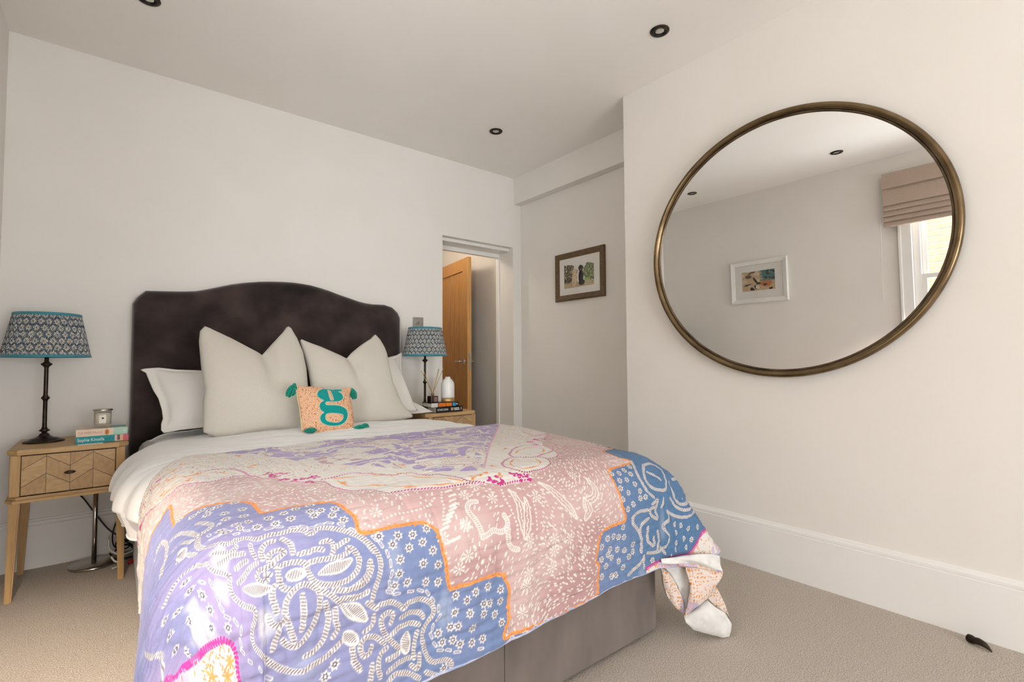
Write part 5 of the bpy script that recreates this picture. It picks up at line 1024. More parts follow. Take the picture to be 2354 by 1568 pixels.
# ------------------------------------------------------------------ lamps
def shade_paint(th, v):
    base = S3(98, 110, 120); dk = S3(60, 68, 78); cr_ = S3(220, 212, 198); c = np.zeros(th.shape+(3,)); c[:] = base
    rows = 7.0; rv = v*rows; k = np.floor(rv); fy = rv-k-0.5
    nfl = 30; a = th/(2*math.pi)*nfl + 0.5*(k % 2); fx = (a-np.floor(a)-0.5)*1.25
    rr = np.hypot(fx, fy); an = np.arctan2(fy, fx)
    pet = (rr > 0.13) & (rr < 0.46+0.06*np.cos(an*4)) & (np.cos(an*9+k) > -0.15)
    c = np.where((np.abs(fy) > 0.44)[..., None], dk, c)
    c = np.where(pet[..., None], cr_, c)
    spk = vnoise(th*70, v*42, 0.3, 81)
    c = np.where((spk > 0.55)[..., None], cr_, c); c = np.where((spk < -0.62)[..., None], dk, c)
    return c
def table_lamp(cx, cy, z0, label):
    r = thing('table_lamp', (cx, cy, z0), label, 'lamp', 'pair of bedside lamps')
    lathe('base', [(0.0, 0.0), (0.073, 0.0), (0.075, 0.004), (0.070, 0.008), (0.055, 0.011), (0.052, 0.015), (0.034, 0.020), (0.022, 0.027), (0.017, 0.036), (0.014, 0.040), (0, 0.042)], m_bronze, r, (cx, cy, z0), 40)
    lathe('stem', [(0.0095, 0.036), (0.0095, 0.046), (0.018, 0.051), (0.020, 0.054), (0.012, 0.060), (0.0085, 0.070), (0.0080, 0.190), (0.010, 0.196), (0.0155, 0.203), (0.0155, 0.207), (0.010, 0.214), (0.0080, 0.222),
                   (0.0080, 0.345), (0.010, 0.352), (0.021, 0.362), (0.021, 0.365), (0.010, 0.373), (0.0080, 0.380), (0.0080, 0.45)], m_bronze, r, (cx, cy, z0), 24)
    lathe('lamp_holder', [(0.014, 0.45), (0.016, 0.46), (0.016, 0.50), (0.012, 0.51)], m_bronze, r, (cx, cy, z0), 20)
    lathe('bulb', [(0.010, 0.505), (0.014, 0.52), (0.028, 0.545), (0.030, 0.56), (0.022, 0.582), (0.0, 0.59)], m_milk, r, (cx, cy, z0), 20)
    zb, zt2, rb, rt = 0.395, 0.603, 0.159, 0.118
    ns, nv = 720, 80
    th = np.linspace(0, 2*math.pi, ns, endpoint=False)[None, :]; v = np.linspace(0, 1, nv)[:, None]
    R_ = rb + (rt-rb)*v + 0.0040*np.abs(np.sin(th*80 + 0.5*np.sin(th*7))) - 0.002
    X, Y, Z = cx+R_*np.cos(th), cy+R_*np.sin(th), z0+zb+(zt2-zb)*v+0*th
    sh = obj('lamp_shade', np.stack([X, Y, Z], -1).reshape(-1, 3), grid_faces(nv, ns, True), m_paint, r, True, cols=shade_paint(th+0*v, v+0*th).reshape(-1, 3))
    inn = [(rb-0.004, zb+0.001), (rt-0.004, zt2-0.001)]
    lathe('lining', inn+[(rt-0.0055, zt2-0.001), (rb-0.0055, zb+0.001)], m_lining, sh, (cx, cy, z0), 60, closed=True)
    for zz, rr in ((zb, rb), (zt2-0.013, rt+0.0025)):
        lathe('trim_band', [(rr-0.006, zz), (rr+0.0026, zz), (rr+0.0030, zz+0.003), (rr+0.0018, zz+0.011), (rr-0.001, zz+0.013), (rr-0.006, zz+0.013)], m_teal, sh, (cx, cy, z0), 72, closed=True)
    for k in range(3):
        a = k*2.094; tube('shade_spoke', [(cx+0.014*math.cos(a), cy+0.014*math.sin(a), z0+0.47), (cx+(rb-0.012)*math.cos(a), cy+(rb-0.012)*math.sin(a), z0+0.42)], 0.0015, m_bronze, r, 5, 2)
    return r
table_lamp(-0.240, 3.205, ZT, 'bronze table lamp with pleated blue print shade, left of the bed')
table_lamp(1.783, 3.222, ZTR, 'bronze table lamp with pleated blue print shade, in front of the light switch')

# ------------------------------------------------------------------ books and bedside things
def book(x0, x1, y0, y1, z0, z1, cover, label, extras=None, rot=0.0, spine='front'):
    cx, cy = (x0+x1)/2, (y0+y1)/2
    r = thing('book', (cx, cy, z0), label, 'book')
    t = 0.0016
    bm = bmesh.new()
    addbox(bm, (x0, y0, z0), (x1, y1, z0+t)); addbox(bm, (x0, y0, z1-t), (x1, y1, z1)); addbox(bm, (x0, y0, z0+t), (x1, y0+t, z1-t))
    bmobj('cover', bm, cover, r)
    box('pages', (x0+0.002, y0+t, z0+t), (x1-0.002, y1-0.002, z1-t), m_paper, r)
    for e in (extras or []):
        if e[0] == 'block':
            _, a, b, c_, d_, mm = e; box('cover_print', (x0+(x1-x0)*a, y0-0.0005, z0+(z1-z0)*c_), (x0+(x1-x0)*b, y0+0.0003, z0+(z1-z0)*d_), mm, r)
        elif e[0] == 'text':
            _, s, a, b, h, mm = e; lettering('spine_lettering', s, h, (x0+(x1-x0)*a, y0-0.0009, (z0+z1)/2), (1, 0, 0), (0, 0, 1), mm, r, width=(x1-x0)*(b-a))
    r.rotation_euler = (0, 0, rot)
    return r
tealb = flat('teal_book_cover', 22, 150, 156); peach = flat('peach_book_cover', 236, 214, 190); mint = flat('mint_print', 178, 214, 196); pinkb = flat('pink_print', 222, 106, 122)
blackb = flat('black_book_cover', 30, 27, 30, 0.35); orangeb = flat('orange_print', 238, 122, 30); blueb = flat('blue_print', 60, 150, 200); greyb = flat('pale_grey_cover', 214, 212, 204); sage = flat('sage_print', 96, 172, 158)
salmon = flat('salmon_lettering', 214, 150, 128); blush = flat('blush_print', 232, 198, 196); tanb = flat('tan_print', 232, 186, 140)
book(-0.120, 0.068, 2.990, 3.118, ZT, ZT+0.030, tealb, 'teal paperback, lower of the two books under the candle',
     [('block', 0.73, 0.83, 0.04, 0.96, blush), ('block', 0.775, 0.83, 0.15, 0.95, m_ktext), ('block', 0.83, 0.895, 0.04, 0.96, tanb), ('block', 0.895, 1.0, 0.02, 0.98, pinkb), ('text', 'Sophie Kinsella', 0.03, 0.53, 0.020, m_ctext), ('text', '\u2022 \u2022 \u2022', 0.56, 0.70, 0.012, m_ktext)], 0.012)
book(-0.119, 0.066, 2.994, 3.122, ZT+0.0302, ZT+0.062, peach, 'peach and mint paperback, upper of the two books under the candle',
     [('block', 0.72, 1.0, 0.02, 0.98, mint), ('block', 0.55, 0.63, 0.2, 0.75, m_otext), ('block', 0.575, 0.60, 0.05, 0.9, m_otext), ('text', 'THE PAPER PALACE', 0.04, 0.50, 0.015, salmon), ('block', 0.915, 0.965, 0.32, 0.70, m_ctext)], -0.01)
bk = box('cover_art', (-0.0, 3.03, ZT+0.0615), (0.06, 3.115, ZT+0.0624), sage, bpy.data.objects['book.001'])
tag(box('note_card', (-0.112, 2.952, ZT), (-0.024, 3.02, ZT+0.0012), m_card, None, origin=(-0.07, 2.98, ZT)), 'small white card tucked under the teal book', 'card')
bpy.data.objects['note_card'].location.z += 0.0
bpy.data.objects['book'].location.z += 0.0016; bpy.data.objects['book.001'].location.z += 0.0018
ZC0 = ZT+0.0645
c = (-0.028, 3.050, ZC0)
cd = thing('candle', c, 'scented candle in a glass jar with silver lid on the books', 'candle')
lathe('jar', [(0.0, 0.0), (0.030, 0.0), (0.031, 0.006), (0.0325, 0.012), (0.0335, 0.078), (0.0315, 0.078), (0.0305, 0.014), (0.0, 0.012)], m_glassjar, cd, c, 40)
lathe('wax', [(0.0, 0.0165), (0.0302, 0.0165), (0.0312, 0.069), (0.0, 0.071)], m_wax, cd, c, 40)
lathe('lid', [(0.0, 0.0785), (0.036, 0.0785), (0.0365, 0.080), (0.0365, 0.085), (0.035, 0.0865), (0.0, 0.0868)], m_steel, cd, c, 40)
V = []; nl = 12
for z in (0.022, 0.060):
    for k in range(nl): a = -1.95 + 0.75*k/(nl-1); V.append((c[0]+0.0343*math.cos(a), c[1]+0.0343*math.sin(a), c[2]+z))
obj('paper_label', V, [(k, k+1, nl+k+1, nl+k) for k in range(nl-1)], m_cream, cd)
V = []
for z in (0.042, 0.049):
    for k in range(4): a = -1.66 + 0.22*k/3; V.append((c[0]+0.0347*math.cos(a), c[1]+0.0347*math.sin(a), c[2]+z))
obj('label_mark', V, [(k, k+1, 5+k, 4+k) for k in range(3)], m_ktext, cd)

b3 = book(1.738, 1.955, 2.985, 3.105, ZTR, ZTR+0.040, blackb, 'black hardback, lower of the two books right of the bed',
     [('text', 'RICHARD OSMAN', 0.05, 0.44, 0.020, m_ctext), ('block', 0.55, 0.64, 0.28, 0.78, flat('tan_mark', 190, 160, 130)), ('block', 0.66, 0.86, 0.56, 0.72, m_ctext), ('block', 0.68, 0.88, 0.30, 0.46, m_ctext), ('block', 0.93, 0.95, 0.3, 0.8, m_ctext)], 0.0)
b4 = book(1.706, 1.922, 2.990, 3.112, ZTR+0.0402, ZTR+0.068, blackb, 'orange and blue striped paperback, upper of the two books right of the bed',
     [('block', 0.0, 0.235, 0.0, 1.0, greyb), ('block', 0.26, 0.53, 0.08, 0.92, orangeb), ('block', 0.545, 0.75, 0.08, 0.92, orangeb), ('block', 0.775, 0.90, 0.08, 0.92, blueb), ('block', 0.925, 0.965, 0.35, 0.7, m_ctext), ('block', 0.30, 0.48, 0.44, 0.54, flat('rust_print', 190, 84, 24))], -0.02)
ZB = ZTR+0.0684
c = (1.748, 3.048, ZB)
rd = thing('reed_diffuser', c, 'dark square reed diffuser bottle with rattan sticks', 'diffuser')
box('bottle', (c[0]-0.030, c[1]-0.026, c[2]), (c[0]+0.030, c[1]+0.026, c[2]+0.047), m_amber, rd, 0.004, 3)
lathe('neck', [(0.011, 0.046), (0.011, 0.063), (0.013, 0.064), (0.013, 0.066), (0.008, 0.066)], m_gold, rd, c, 20)
box('paper_label', (c[0]-0.004, c[1]-0.0268, c[2]+0.008), (c[0]+0.022, c[1]-0.0258, c[2]+0.040), mat('dusky_label', S(150, 112, 108), 0.5, col2=S(138, 100, 98)), rd)
for dx, dy, dz in ((-0.092, 0.0, 0.225), (-0.058, 0.02, 0.215), (0.040, -0.02, 0.232), (0.066, 0.03, 0.238), (0.080, -0.01, 0.240)):
    tube('reed', [(c[0]-dx*0.05, c[1]-dy*0.05, c[2]+0.052), (c[0]+dx, c[1]+dy, c[2]+dz)], 0.0020, m_reed, rd, 6, 2)
c = (1.872, 3.052, ZB)
vb = thing('bottle', c, 'white shouldered glass bottle with a gold band at its base', 'bottle')
lathe('body', [(0.0, 0.029), (0.0475, 0.029), (0.0480, 0.034), (0.0480, 0.115), (0.045, 0.134), (0.036, 0.151), (0.026, 0.161), (0.020, 0.166), (0.019, 0.174), (0.016, 0.177), (0.0, 0.177)], m_milk, vb, c, 40)
lathe('base_band', [(0.0, 0.0), (0.045, 0.0), (0.047, 0.003), (0.0475, 0.028), (0.0, 0.0285)], m_gold, vb, c, 40)

# ------------------------------------------------------------------ stand and cables under the left table
c = (-0.048, 3.255, 0)
st = thing('metal_stand', c, 'steel pedestal stand with round base under the left bedside table', 'stand')
lathe('base', [(0.0, 0.0), (0.094, 0.0), (0.097, 0.003), (0.097, 0.009), (0.093, 0.013), (0.02, 0.016), (0.0, 0.016)], m_steel, st, c, 48)
lathe('pole', [(0.010, 0.014), (0.010, 0.405)], m_chrome, st, c, 20)
lathe('collar', [(0.010, 0.365), (0.018, 0.365), (0.018, 0.408), (0.0, 0.408)], m_black, st, c, 20)
tag(tube('power_cable', [(-0.165, 3.374, 0.46), (-0.168, 3.372, 0.405), (-0.150, 3.345, 0.365), (-0.105, 3.31, 0.335), (-0.055, 3.285, 0.255), (0.0, 3.27, 0.165), (0.050, 3.25, 0.115)], 0.0038, m_black, None, 6, 8, (0, 3.25, 0)), 'black flex sagging from behind the left bedside table to the cable pile', 'cable')
tag(tube('power_cable', [(0.085, 3.345, 0.36), (0.062, 3.33, 0.28), (0.038, 3.31, 0.19), (0.022, 3.29, 0.12), (0.030, 3.26, 0.07), (0.070, 3.25, 0.05), (0.10, 3.27, 0.06)], 0.0032, m_black, None, 6, 8, (0.05, 3.25, 0)), 'black cable hanging down behind the right leg of the left table', 'cable')
tag(tube('power_cable', [(0.012, 3.24, 0.045), (0.03, 3.215, 0.022), (0.06, 3.205, 0.016), (0.11, 3.215, 0.014), (0.15, 3.25, 0.008)], 0.0040, m_black, None, 6, 8, (0.05, 3.2, 0)), 'black cable lying along the carpet beside the steel base', 'cable')
pts = []
for k in range(26): a = k*0.62; pts.append((0.068+0.034*math.cos(a)+0.003*math.sin(3.1*k), 3.262+0.030*math.sin(a), 0.045+0.013*math.sin(a*1.7)+0.0022*k))
tag(tube('power_cable', pts, 0.0034, m_black, None, 6, 4, (0.07, 3.26, 0)), 'coiled black cable bundled on the carpet by the bed', 'cable')
pts = []
for k in range(22): a = 0.4+k*0.55; pts.append((0.072+0.020*math.cos(a), 3.285+0.012*math.sin(a)+0.001*k, 0.165+0.055*math.sin(a)))
tag(tube('white_cable', pts, 0.0036, m_whitecable, None, 6, 4, (0.07, 3.28, 0.1)), 'looped white cable hanging above the black bundle', 'cable')
tag(tube('white_cable', [(0.008, 3.235, 0.115), (0.012, 3.215, 0.075), (0.040, 3.195, 0.048), (0.075, 3.190, 0.042), (0.11, 3.20, 0.05)], 0.0045, m_whitecable, None, 6, 8, (0.05, 3.2, 0)), 'curved white cable in front of the bundle', 'cable')
tag(tube('white_cable', [(0.018, 3.180, 0.045), (0.034, 3.165, 0.022), (0.060, 3.160, 0.012), (0.046, 3.135, 0.006), (0.022, 3.115, 0.006)], 0.0050, m_whitecable, None, 6, 8, (0.04, 3.15, 0)), 'short white cable end resting on the carpet', 'cable')
tag(tube('red_plug', [(0.086, 3.12, 0.016), (0.100, 3.13, 0.018), (0.125, 3.15, 0.018)], [0.009, 0.010, 0.006], m_red, None, 8, 4, (0.1, 3.13, 0)), 'small red plug lying against the bed base', 'plug')

# ------------------------------------------------------------------ wall things
ls = thing('light_switch', (1.818, 3.40, 1.335), 'satin metal light switch plate with a toggle above the right lamp', 'light switch')
box('plate', (1.775, 3.392, 1.252), (1.862, 3.400, 1.338), m_plate, ls, 0.0015)
lathe('toggle', [(0.0, 0.020), (0.005, 0.019), (0.0035, 0.004), (0.009, 0.003), (0.010, 0.0), (0, 0)][::-1], m_chrome, ls, (1.8185, 3.392, 1.295), 16, tilt=[[1, 0, 0], [0, 0.3, -0.95], [0, 0.95, 0.3]])

def painted_panel(name, P00, U, V_, nu, nv, fn, m, parent, n_off):
    u, v = np.meshgrid(np.linspace(0, 1, nu), np.linspace(0, 1, nv))
    P = np.array(P00) + u[..., None]*np.array(U) + v[..., None]*np.array(V_)
    return obj(name, P.reshape(-1, 3), grid_faces(nv, nu), m, parent, cols=fn(u, v).reshape(-1, 3))
def dogs(u, v):
    c = np.zeros(u.shape+(3,)); c[:] = S3(236, 234, 226)
    n1 = vnoise(u*26, v*22, 0, 91); n2 = vnoise(u*60, v*50, 0, 92)
    def put(mask, col): c[mask] = col
    tl = (u < 0.33+0.05*n1) & (v > 0.18) & (v < 0.98-0.9*np.maximum(u-0.22, 0)+0.06*n1)
    put(tl, S3(78, 70, 48)); put(tl & (n2 > 0.25), S3(150, 140, 104)); put(tl & (n2 < -0.3), S3(34, 30, 20)); put(tl & (n1 > 0.55), S3(214, 208, 188))
    bw_ = (((u-0.86)/0.22)**2 + ((v-0.58)/0.34)**2 < 1+0.15*n1) | ((u > 0.70) & (v > 0.22) & (v < 0.55))
    put(bw_, S3(122, 132, 84)); put(bw_ & (n2 > 0.3), S3(172, 182, 128)); put(bw_ & (n2 < -0.25), S3(78, 84, 54)); put(bw_ & (v < 0.34) & (n1 < 0.1), S3(70, 72, 60))
    put((u > 0.68) & (v > 0.2) & (v < 0.33) & (u < 0.82), S3(150, 186, 96))
    put(v < 0.20+0.03*u, S3(196, 180, 146)); put((v < 0.20) & (n2 > 0.2), S3(170, 152, 116)); put((v > 0.86) & (v < 0.94) & (np.abs(u-0.79) < 0.05) & (n2 > -0.2), S3(72, 68, 58))
    e = lambda cx, cy, a, b, t=0.0: (((u-cx)*math.cos(t)+(v-cy)*math.sin(t))/a)**2 + ((-(u-cx)*math.sin(t)+(v-cy)*math.cos(t))/b)**2 < 1
    # pale dog: haunches, chest, front legs, head with hanging ears
    pale, sh1, sh2 = S3(222, 204, 174), S3(186, 162, 128), S3(140, 116, 88)
    put(e(0.34, 0.17, 0.13, 0.14), sh1); put(e(0.36, 0.36, 0.095, 0.25), pale)
    for lx in (0.315, 0.365): put((np.abs(u-lx) < 0.022) & (v > 0.03) & (v < 0.30), pale)
    put((np.abs(u-0.34) < 0.006) & (v < 0.24) & (v > 0.04), sh2); put(e(0.365, 0.66, 0.082, 0.125), pale)
    put(e(0.285, 0.64, 0.028, 0.10, 0.15), sh1); put(e(0.445, 0.64, 0.028, 0.10, -0.15), sh1); put(e(0.365, 0.60, 0.034, 0.05), S3(232, 220, 198)); put(e(0.365, 0.615, 0.013, 0.018), S3(34, 28, 24))
    for ex in (0.338, 0.392): put(e(ex, 0.69, 0.009, 0.014), S3(44, 34, 28))
    put((e(0.36, 0.36, 0.095, 0.25)) & (n2 < -0.45), sh1)
    # black dog
    blk, gl = S3(24, 22, 22), S3(58, 54, 52)
    put(e(0.60, 0.17, 0.10, 0.12), blk); put(e(0.575, 0.40, 0.082, 0.32), blk); put((np.abs(u-0.575) < 0.062) & (v > 0.08) & (v < 0.4), blk); put(e(0.572, 0.78, 0.068, 0.11), blk)
    put(e(0.515, 0.75, 0.022, 0.09, 0.15), gl); put(e(0.63, 0.75, 0.022, 0.09, -0.15), gl); put(e(0.57, 0.715, 0.028, 0.035), S3(120, 112, 106)); put(e(0.57, 0.735, 0.012, 0.014), S3(10, 10, 10)); put((np.abs(u-0.575) < 0.006) & (v < 0.30) & (v > 0.09), gl)
    return c
xf = XA-0.001
pf = thing('picture_frame', (xf, 2.675, 1.67), 'brown wood framed photograph of a pale dog and a black dog on the alcove wall', 'picture frame')
fw = 0.046
y0_, y1_, z0_, z1_ = 2.414, 2.938, 1.482, 1.868
def frame_mesh(name, axis_x, y0, y1, z0, z1, w, t, m, parent, out):
    """mitred frame of four bars standing off the wall at x=axis_x, `out` = +-1"""
    for k in range(4):
        A = [(y0, z0), (y1, z0), (y1, z1), (y0, z1)]; B = [(y0+w, z0+w), (y1-w, z0+w), (y1-w, z1-w), (y0+w, z1-w)]
        a, b, c_, d_ = A[k], A[(k+1) % 4], B[(k+1) % 4], B[k]
        V = []
        for xo, sh in ((0, 0), (t*0.72, 0), (t, 0.18)):
            for (pa, ia) in ((a, d_), (b, c_)):
                V.append((axis_x+out*xo, pa[0]+(ia[0]-pa[0])*sh, pa[1]+(ia[1]-pa[1])*sh))
        for (pa, ia) in ((a, d_), (b, c_)): V.append((axis_x+out*t*0.6, ia[0], ia[1]))
        for (pa, ia) in ((a, d_), (b, c_)): V.append((axis_x, ia[0], ia[1]))
        F = [(0, 1, 3, 2), (2, 3, 5, 4), (4, 5, 7, 6), (6, 7, 9, 8), (8, 9, 1, 0), (0, 2, 4, 6, 8), (1, 3, 5, 7, 9)]
        bm = bmesh.new(); vv = [bm.verts.new(v) for v in V]
        for f in F: bm.faces.new([vv[i] for i in f])
        bmobj(name, bm, m, parent)
frame_mesh('frame_bar', xf, y0_, y1_, z0_, z1_, fw, 0.026, m_framew, pf, -1)
box('mount', (xf-0.010, y0_+fw-0.004, z0_+fw-0.004), (xf-0.002, y1_-fw+0.004, z1_-fw+0.004), m_mount, pf)
pw, ph = 0.318, 0.190; pyc, pzc = (y0_+y1_)/2+0.004, (z0_+z1_)/2+0.002
painted_panel('photograph', (xf-0.0108, pyc+pw/2, pzc-ph/2), (0, -pw, 0), (0, 0, ph), 260, 170, dogs, m_print, pf, None)
box('pane', (xf-0.0150, y0_+fw-0.003, z0_+fw-0.003), (xf-0.0135, y1_-fw+0.003, z1_-fw+0.003), m_pane, pf)

def abstract(u, v):
    c = np.zeros(u.shape+(3,)); c[:] = S3(196, 168, 132)
    n1 = vnoise(u*9, v*6, 0, 95); n2 = vnoise(u*20, v*14, 0, 96)
    def put(m_, col): c[m_] = col
    put(n1 > 0.35, S3(214, 190, 156)); put((u > 0.55) & (v > 0.45) & (n2 > -0.5), S3(112, 128, 122)); put((u > 0.62) & (v > 0.55) & (n2 > 0.0), S3(70, 112, 112)); put((u > 0.66) & (v > 0.5) & (n2 < -0.25), S3(40, 58, 58))
    put(((u-0.74)/0.17)**2 + ((v-0.32)/0.15)**2 < 1+0.3*n2, S3(190, 118, 66))
    for cx, cy, a, b, col in ((0.2, 0.74, 0.10, 0.09, S3(96, 76, 66)), (0.70, 0.27, 0.07, 0.05, S3(60, 40, 32)), (0.41, 0.52, 0.03, 0.16, S3(30, 22, 20)), (0.17, 0.32, 0.11, 0.035, S3(44, 32, 28)), (0.50, 0.36, 0.07, 0.05, S3(40, 28, 24)), (0.42, 0.18, 0.05, 0.10, S3(36, 26, 22)), (0.31, 0.10, 0.06, 0.09, S3(46, 34, 28)), (0.88, 0.06, 0.07, 0.05, S3(50, 34, 26)), (0.3, 0.93, 0.12, 0.04, S3(84, 64, 48))):
        k = ((u-cx)*0.92+(v-cy)*0.35)/a; l = ((v-cy)*0.92-(u-cx)*0.35)/b; put(k*k+l*l < 1+0.5*n2, col)
    put(((u-0.47)/0.07)**2 + ((v-0.17)/0.09)**2 < 0.7+0.5*n2, S3(214, 204, 192))
    return c
xw = XL+0.001
pf2 = thing('picture_frame', (xw, 2.29, 1.70), 'white framed abstract print on the left wall, seen in the mirror', 'picture frame')
y0_, y1_, z0_, z1_ = 2.007, 2.578, 1.482, 1.924; fw = 0.044
frame_mesh('frame_bar', xw, y0_, y1_, z0_, z1_, fw, 0.03, m_whitef, pf2, 1)
box('mount', (xw+0.002, y0_+fw-0.004, z0_+fw-0.004), (xw+0.010, y1_-fw+0.004, z1_-fw+0.004), m_mount, pf2)
painted_panel('print', (xw+0.0108, 2.462, 1.607), (0, -0.33, 0), (0, 0, 0.205), 120, 80, abstract, m_print, pf2, None)
box('pane', (xw+0.0135, y0_+fw-0.003, z0_+fw-0.003), (xw+0.0150, y1_-fw+0.003, z1_-fw+0.003), m_pane, pf2)

# round mirror, hung with its top leaning off the wall
mt, mw = 0.020, -0.012
mn = np.array([-math.cos(mt)*math.cos(mw), math.sin(mw), -math.sin(mt)]); mn /= np.linalg.norm(mn)
me1 = np.cross([0, 0, 1.0], mn); me1 /= np.linalg.norm(me1); me2 = np.cross(mn, me1)
MC = np.array([2.402, 1.0085, 1.5375])
mr = thing('mirror', tuple(MC - np.array([0, 0, 0.62])), 'large round mirror with a slim aged brass frame on the right wall', 'mirror')
ns = 160
prof = [(-0.032, -0.016), (-0.033, -0.008), (-0.031, 0.000), (-0.027, 0.007), (-0.020, 0.0125), (-0.011, 0.0155), (-0.003, 0.0150), (0.004, 0.011), (0.008, 0.005), (0.009, -0.002), (0.008, -0.010), (0.005, -0.016)]
RY, RZ = 0.652, 0.612
def ring(prof, name, m, r0=(RY, RZ)):
    V = []; n = len(prof)
    for i in range(ns):
        a = 2*math.pi*i/ns
        for d, h in prof: V.append(MC + (r0[0]+d)*math.cos(a)*me1 + (r0[1]+d)*math.sin(a)*me2 + mn*h)
    F = [(i*n+k, ((i+1) % ns)*n+k, ((i+1) % ns)*n+(k+1) % n, i*n+(k+1) % n) for i in range(ns) for k in range(n)]
    return obj(name, V, F, m, mr, True)
ring([(-0.020, -0.004), (-0.0195, 0.006), (-0.014, 0.014), (-0.006, 0.018), (0.002, 0.0165), (0.007, 0.010), (0.0085, 0.0), (0.007, -0.010), (0.002, -0.014), (-0.018, -0.014)], 'frame', m_brass)
ring([(-0.030, -0.008), (-0.029, -0.002), (-0.024, 0.002), (-0.020, 0.001), (-0.019, -0.010), (-0.030, -0.012)], 'inner_lip', m_bezel)
V = [MC - mn*0.006]
for i in range(ns):
    a = 2*math.pi*i/ns; V.append(MC + (RY-0.022)*math.cos(a)*me1 + (RZ-0.022)*math.sin(a)*me2 - mn*0.006)
F = [(0, 1+i, 1+(i+1) % ns) for i in range(ns)]
obj('mirror_glass', V, F, m_mirror, mr)
V2 = [tuple(np.array(v)-mn*0.008) for v in V]
obj('back_board', V2, F, m_dark, mr)
tube('hanging_bracket', [tuple(MC+me2*0.56-mn*0.014), (XR, 1.0085, MC[2]+0.56)], 0.006, m_dark, mr, 6, 2)
tube('wall_bumper', [tuple(MC-me2*0.55-mn*0.014), (XR, 1.0085, MC[2]-0.555)], 0.008, m_dark, mr, 6, 2)

# ceiling downlights
def downlight(x, y, label, ang=0.0):
    r = thing('downlight', (x, y, ZC), label, 'downlight', 'recessed ceiling downlights')
    lathe('trim_ring', [(0.030, -0.001), (0.046, -0.001), (0.047, -0.004), (0.044, -0.0075), (0.034, -0.0095), (0.030, -0.008)], m_bronze, r, (x, y, ZC), 40, closed=True)
    lathe('reflector_cup', [(0.030, -0.0075), (0.0285, -0.0065), (0.0245, -0.0035), (0.0245, -0.002), (0.030, -0.002)], m_black, r, (x, y, ZC), 32, closed=True)
    lathe('bulb', [(0.0, -0.0072), (0.010, -0.0068), (0.020, -0.0050), (0.0245, -0.0030), (0.0, -0.0012)], m_chrome, r, (x, y, ZC), 32)
    return r
downlight(2.083, 1.398, 'ceiling downlight nearest the camera, above the mirror wall')
downlight(2.092, 2.760, 'ceiling downlight over the right bedside table by the doorway')
downlight(0.092, 1.400, 'ceiling downlight seen in the mirror nearer the blind')
downlight(0.092, 2.705, 'ceiling downlight seen at the left of the mirror')

# roman blind over the sash window
rb_ = thing('roman_blind', (XL+0.03, 0.52, 2.0), 'half-raised blush linen roman blind over the sash window', 'blind')
by0, by1 = -0.13, 1.205
def strip(name, prof, m=m_blind):
    V = []
    for y in (by0, by1):
        for x, z in prof: V.append((XL+x, y, z))
    n = len(prof); F = [(k, (k+1) % n, n+(k+1) % n, n+k) for k in range(n)] + [list(range(n)), list(range(n, 2*n))]
    bm = bmesh.new(); vv = [bm.verts.new(v) for v in V]
    for f in F: bm.faces.new([vv[i] for i in f])
    return bmobj(name, bm, m, rb_)
strip('headrail', [(0.026, 2.462), (0.058, 2.462), (0.058, 2.485), (0.026, 2.485)])
strip('fold', [(0.046, 2.470), (0.056, 2.470), (0.075, 2.375), (0.078, 2.352), (0.066, 2.350), (0.048, 2.38)])
strip('fold', [(0.040, 2.40), (0.046, 2.40), (0.070, 2.225), (0.072, 2.207), (0.060, 2.205), (0.040, 2.23)])
for i, z in enumerate((2.207, 2.160, 2.114, 2.070)):
    strip('fold', [(0.038+0.002*i, z+0.02), (0.050, z+0.01), (0.069+0.003*i, z-0.034), (0.071+0.003*i, z-0.046), (0.060, z-0.049), (0.040, z-0.03)])
tube('pull_cord', [(XL+0.03, 1.232, 2.46), (XL+0.03, 1.235, 1.9), (XL+0.028, 1.240, 1.43)], 0.0022, m_whitef, rb_, 6, 3)
lathe('cord_weight', [(0.002, 0.02), (0.005, 0.0), (0.004, -0.018), (0, -0.02)][::-1], m_whitef, rb_, (XL+0.028, 1.240, 1.415), 10)

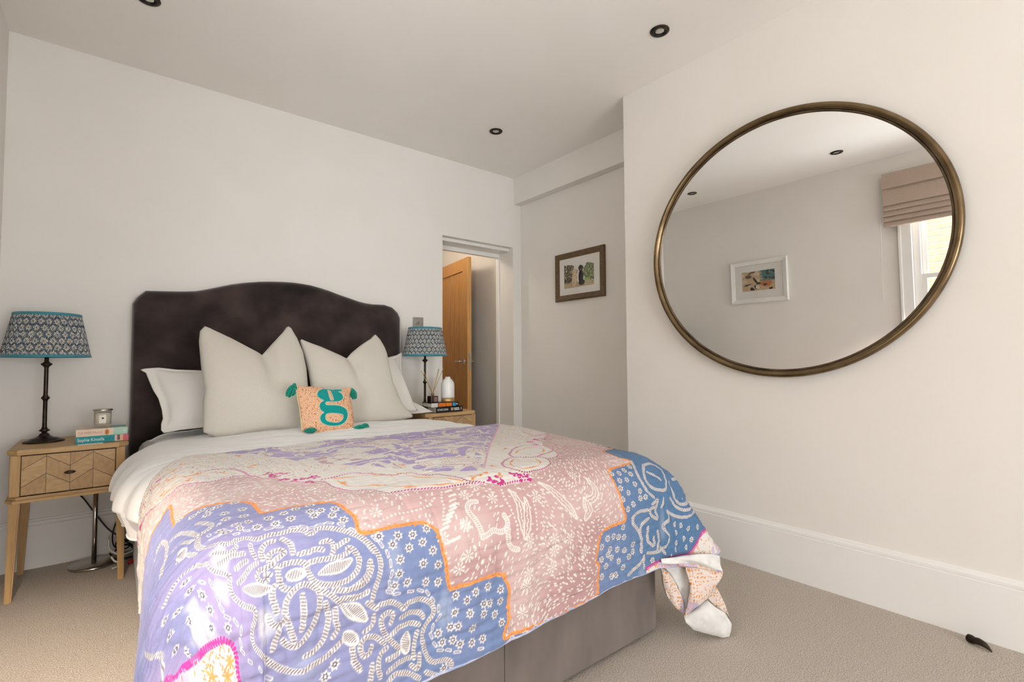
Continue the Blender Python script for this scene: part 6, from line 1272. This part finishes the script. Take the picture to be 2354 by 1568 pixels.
# horn-shaped brass door stop lying by the skirting
p0, p1 = np.array([2.3745, 0.384, 0.0]), np.array([2.345, 0.320, 0.0]); dv = (p1-p0)
ds = thing('door_stop', (2.36, 0.35, 0), 'small dark brass horn-shaped fitting on the carpet by the right skirting', 'door stop')
tube('horn', [tuple(p0+dv*0.22+[0, 0, 0.014]), tuple(p0+dv*0.45+[0, 0, 0.018]), tuple(p0+dv*0.72+[0, 0, 0.016]), tuple(p0+dv*1.0+[0, 0, 0.004])], [0.011, 0.012, 0.009, 0.002], m_bronze, ds, 12, 6)
tube('socket', [tuple(p0+[0, 0, 0.0145]), tuple(p0+dv*0.12+[0, 0, 0.0145]), tuple(p0+dv*0.26+[0, 0, 0.0145])], [0.0135, 0.0145, 0.0125], m_bronze, ds, 14, 3)

# lamp added out of frame to brighten the carpet left of the bed
fx, fy = -0.345, 0.30
fl = thing('fill_lamp', (fx, fy, 0), 'slim bronze reading lamp standing by the left wall behind the camera', 'lamp')
lathe('base', [(0.0, 0.0), (0.11, 0.0), (0.11, 0.012), (0.02, 0.02), (0.0, 0.02)], m_bronze, fl, (fx, fy, 0), 32)
tube('pole', [(fx, fy, 0.015), (fx, fy, 0.8), (fx, fy, 1.55), (fx+0.01, fy+0.05, 1.66), (fx+0.02, fy+0.13, 1.68)], 0.009, m_bronze, fl, 10, 6)
hd = np.array([fx+0.02, fy+0.15, 1.67]); ax = np.array([0.11, 1.65, -1.75]); ax /= np.linalg.norm(ax)
Rm = np.array(Vector(ax).to_track_quat('Z', 'Y').to_matrix())
lathe('lamp_shade', [(0.022, -0.05), (0.026, -0.04), (0.075, 0.07), (0.073, 0.07), (0.024, -0.035), (0.018, -0.045)], m_bronze, fl, tuple(hd), 32, closed=True, tilt=Rm)
sd = bpy.data.lights.new('fill_spot', 'SPOT'); sd.energy = 74.0; sd.color = (1.0, 0.86, 0.70); sd.spot_size = math.radians(38); sd.spot_blend = 1.0; sd.shadow_soft_size = 0.04
so = bpy.data.objects.new('fill_spot', sd); COL.objects.link(so); so.location = tuple(hd+ax*0.075); so.rotation_euler = Vector(ax).to_track_quat('-Z', 'Y').to_euler()
